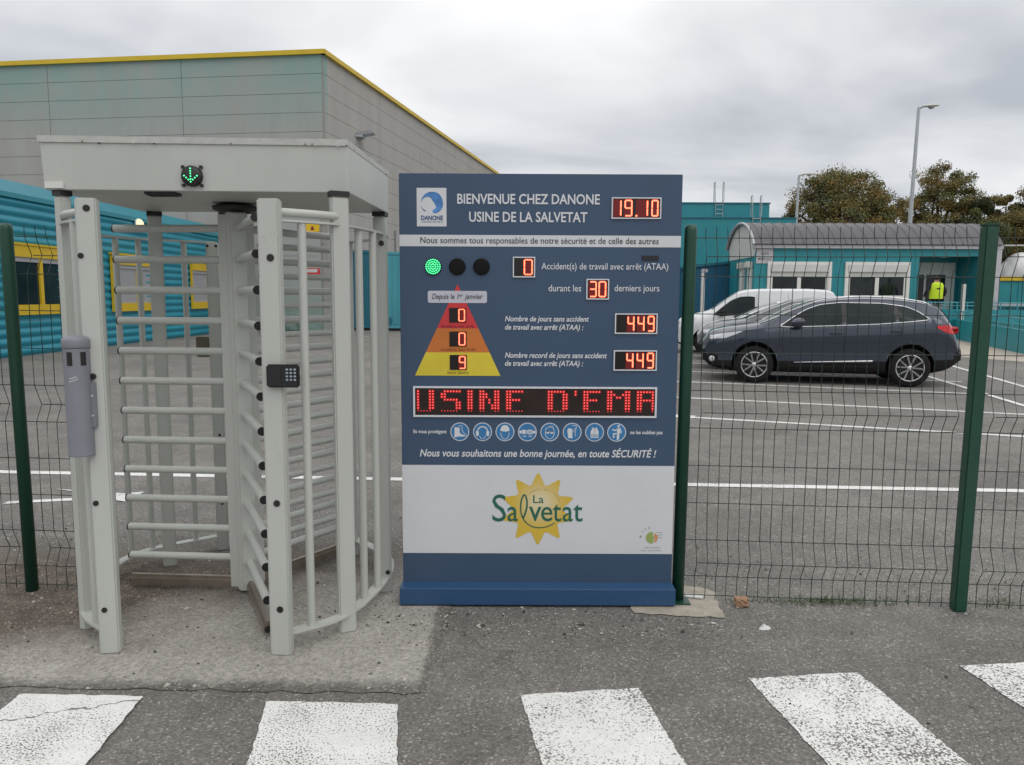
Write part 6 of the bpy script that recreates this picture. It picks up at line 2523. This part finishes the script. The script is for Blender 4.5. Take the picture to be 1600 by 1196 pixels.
# ------------------------------------------------------------------ the person at the office door
PX, PYY, PZ = 16.98, 31.0, 0.72
PE = thing('person', 'person in a yellow high-visibility vest standing with their back turned at the office door', 'person', (PX, PYY, PZ))


def skinned(name, joints, edges, mats, parent, levels=2):
    me = bpy.data.meshes.new(name)
    me.from_pydata([Vector(j[:3]) for j in joints], edges, [])
    ob = bpy.data.objects.new(name, me)
    COL.objects.link(ob)
    sk = ob.modifiers.new('skin', 'SKIN')
    for v, j in zip(me.skin_vertices[0].data, joints):
        v.radius = (j[3], j[4] if len(j) > 4 else j[3])
    me.skin_vertices[0].data[0].use_root = True
    sb = ob.modifiers.new('sub', 'SUBSURF')
    sb.levels = levels
    sb.render_levels = levels
    bpy.context.view_layer.update()
    m2 = bpy.data.meshes.new_from_object(ob.evaluated_get(bpy.context.evaluated_depsgraph_get()))
    bpy.data.objects.remove(ob)
    m2.name = name
    for p in m2.polygons:
        p.use_smooth = True
    m2.materials.clear()
    for m in mats:
        m2.materials.append(m)
    ob = bpy.data.objects.new(name, m2)
    COL.objects.link(ob)
    ob.parent = parent
    return ob


J = [(0, 0, 0.94, .15, .10), (0, 0, 1.12, .14, .095), (0, 0.0, 1.32, .165, .10), (0, -0.01, 1.45, .10, .075), (0, 0.01, 1.53, .052), (0.01, 0.03, 1.60, .075, .085), (0.01, 0.03, 1.68, .075, .09),
     (-0.20, 0, 1.42, .085), (-0.36, -0.01, 1.18, .072), (-0.38, 0.14, 0.97, .055), (-0.37, 0.20, 0.90, .036),
     (0.20, 0, 1.42, .085), (0.37, -0.01, 1.17, .072), (0.37, 0.10, 0.94, .055), (0.36, 0.14, 0.86, .036),
     (-0.09, 0, 0.86, .085), (-0.10, -0.01, 0.48, .06), (-0.11, 0.0, 0.09, .042), (-0.11, 0.12, 0.04, .04),
     (0.09, 0, 0.86, .085), (0.10, -0.01, 0.48, .06), (0.11, 0.0, 0.09, .042), (0.11, 0.12, 0.04, .04)]
E_ = [(0, 1), (1, 2), (2, 3), (3, 4), (4, 5), (5, 6), (3, 7), (7, 8), (8, 9), (9, 10), (3, 11), (11, 12), (12, 13), (13, 14), (0, 15), (15, 16), (16, 17), (17, 18), (0, 19), (19, 20), (20, 21), (21, 22)]
bodyp = skinned('body', J, E_, [M_CLOTH, M_SKIN], PE)
for p in bodyp.data.polygons:
    c = p.center
    p.material_index = 1 if (c.z > 1.50 or (c.z < 0.93 and abs(c.x) > 0.2)) else 0
mb = MB()
prof_v = [(0.84, .245, .17), (0.98, .25, .172), (1.2, .255, .172), (1.36, .26, .165), (1.45, .225, .14), (1.50, .13, .10)]
vs, fs = [], []
nn_ = 28
for (z, rx, ry) in prof_v:
    for k in range(nn_):
        a = 2 * math.pi * k / nn_
        ca, sa = math.cos(a), math.sin(a)
        vs.append((PX + rx * math.copysign(abs(ca) ** 0.75, ca), PYY + ry * math.copysign(abs(sa) ** 0.75, sa), PZ + z))
for i in range(len(prof_v) - 1):
    for k in range(nn_):
        fs.append((i * nn_ + k, i * nn_ + (k + 1) % nn_, (i + 1) * nn_ + (k + 1) % nn_, (i + 1) * nn_ + k))
mb.add(vs, fs, True)
vest = mb.build('vest', M_VEST, PE)
mb = MB()
mb.box(PX - 0.07, PX + 0.07, PYY - 0.180, PYY - 0.168, PZ + 1.22, PZ + 1.27)
mb.build('back_print', M_CLOTH, vest)
mb = MB()
bm = bmesh.new()
bmesh.ops.create_uvsphere(bm, u_segments=20, v_segments=14, radius=1)
for v in bm.verts:
    v.co = Vector((PX + 0.01 + v.co.x * 0.088, PYY + 0.02 + v.co.y * 0.104, PZ + 1.665 + v.co.z * 0.095))
mb.bm(bm, True)
mb.build('hair', M_HAIR, PE)
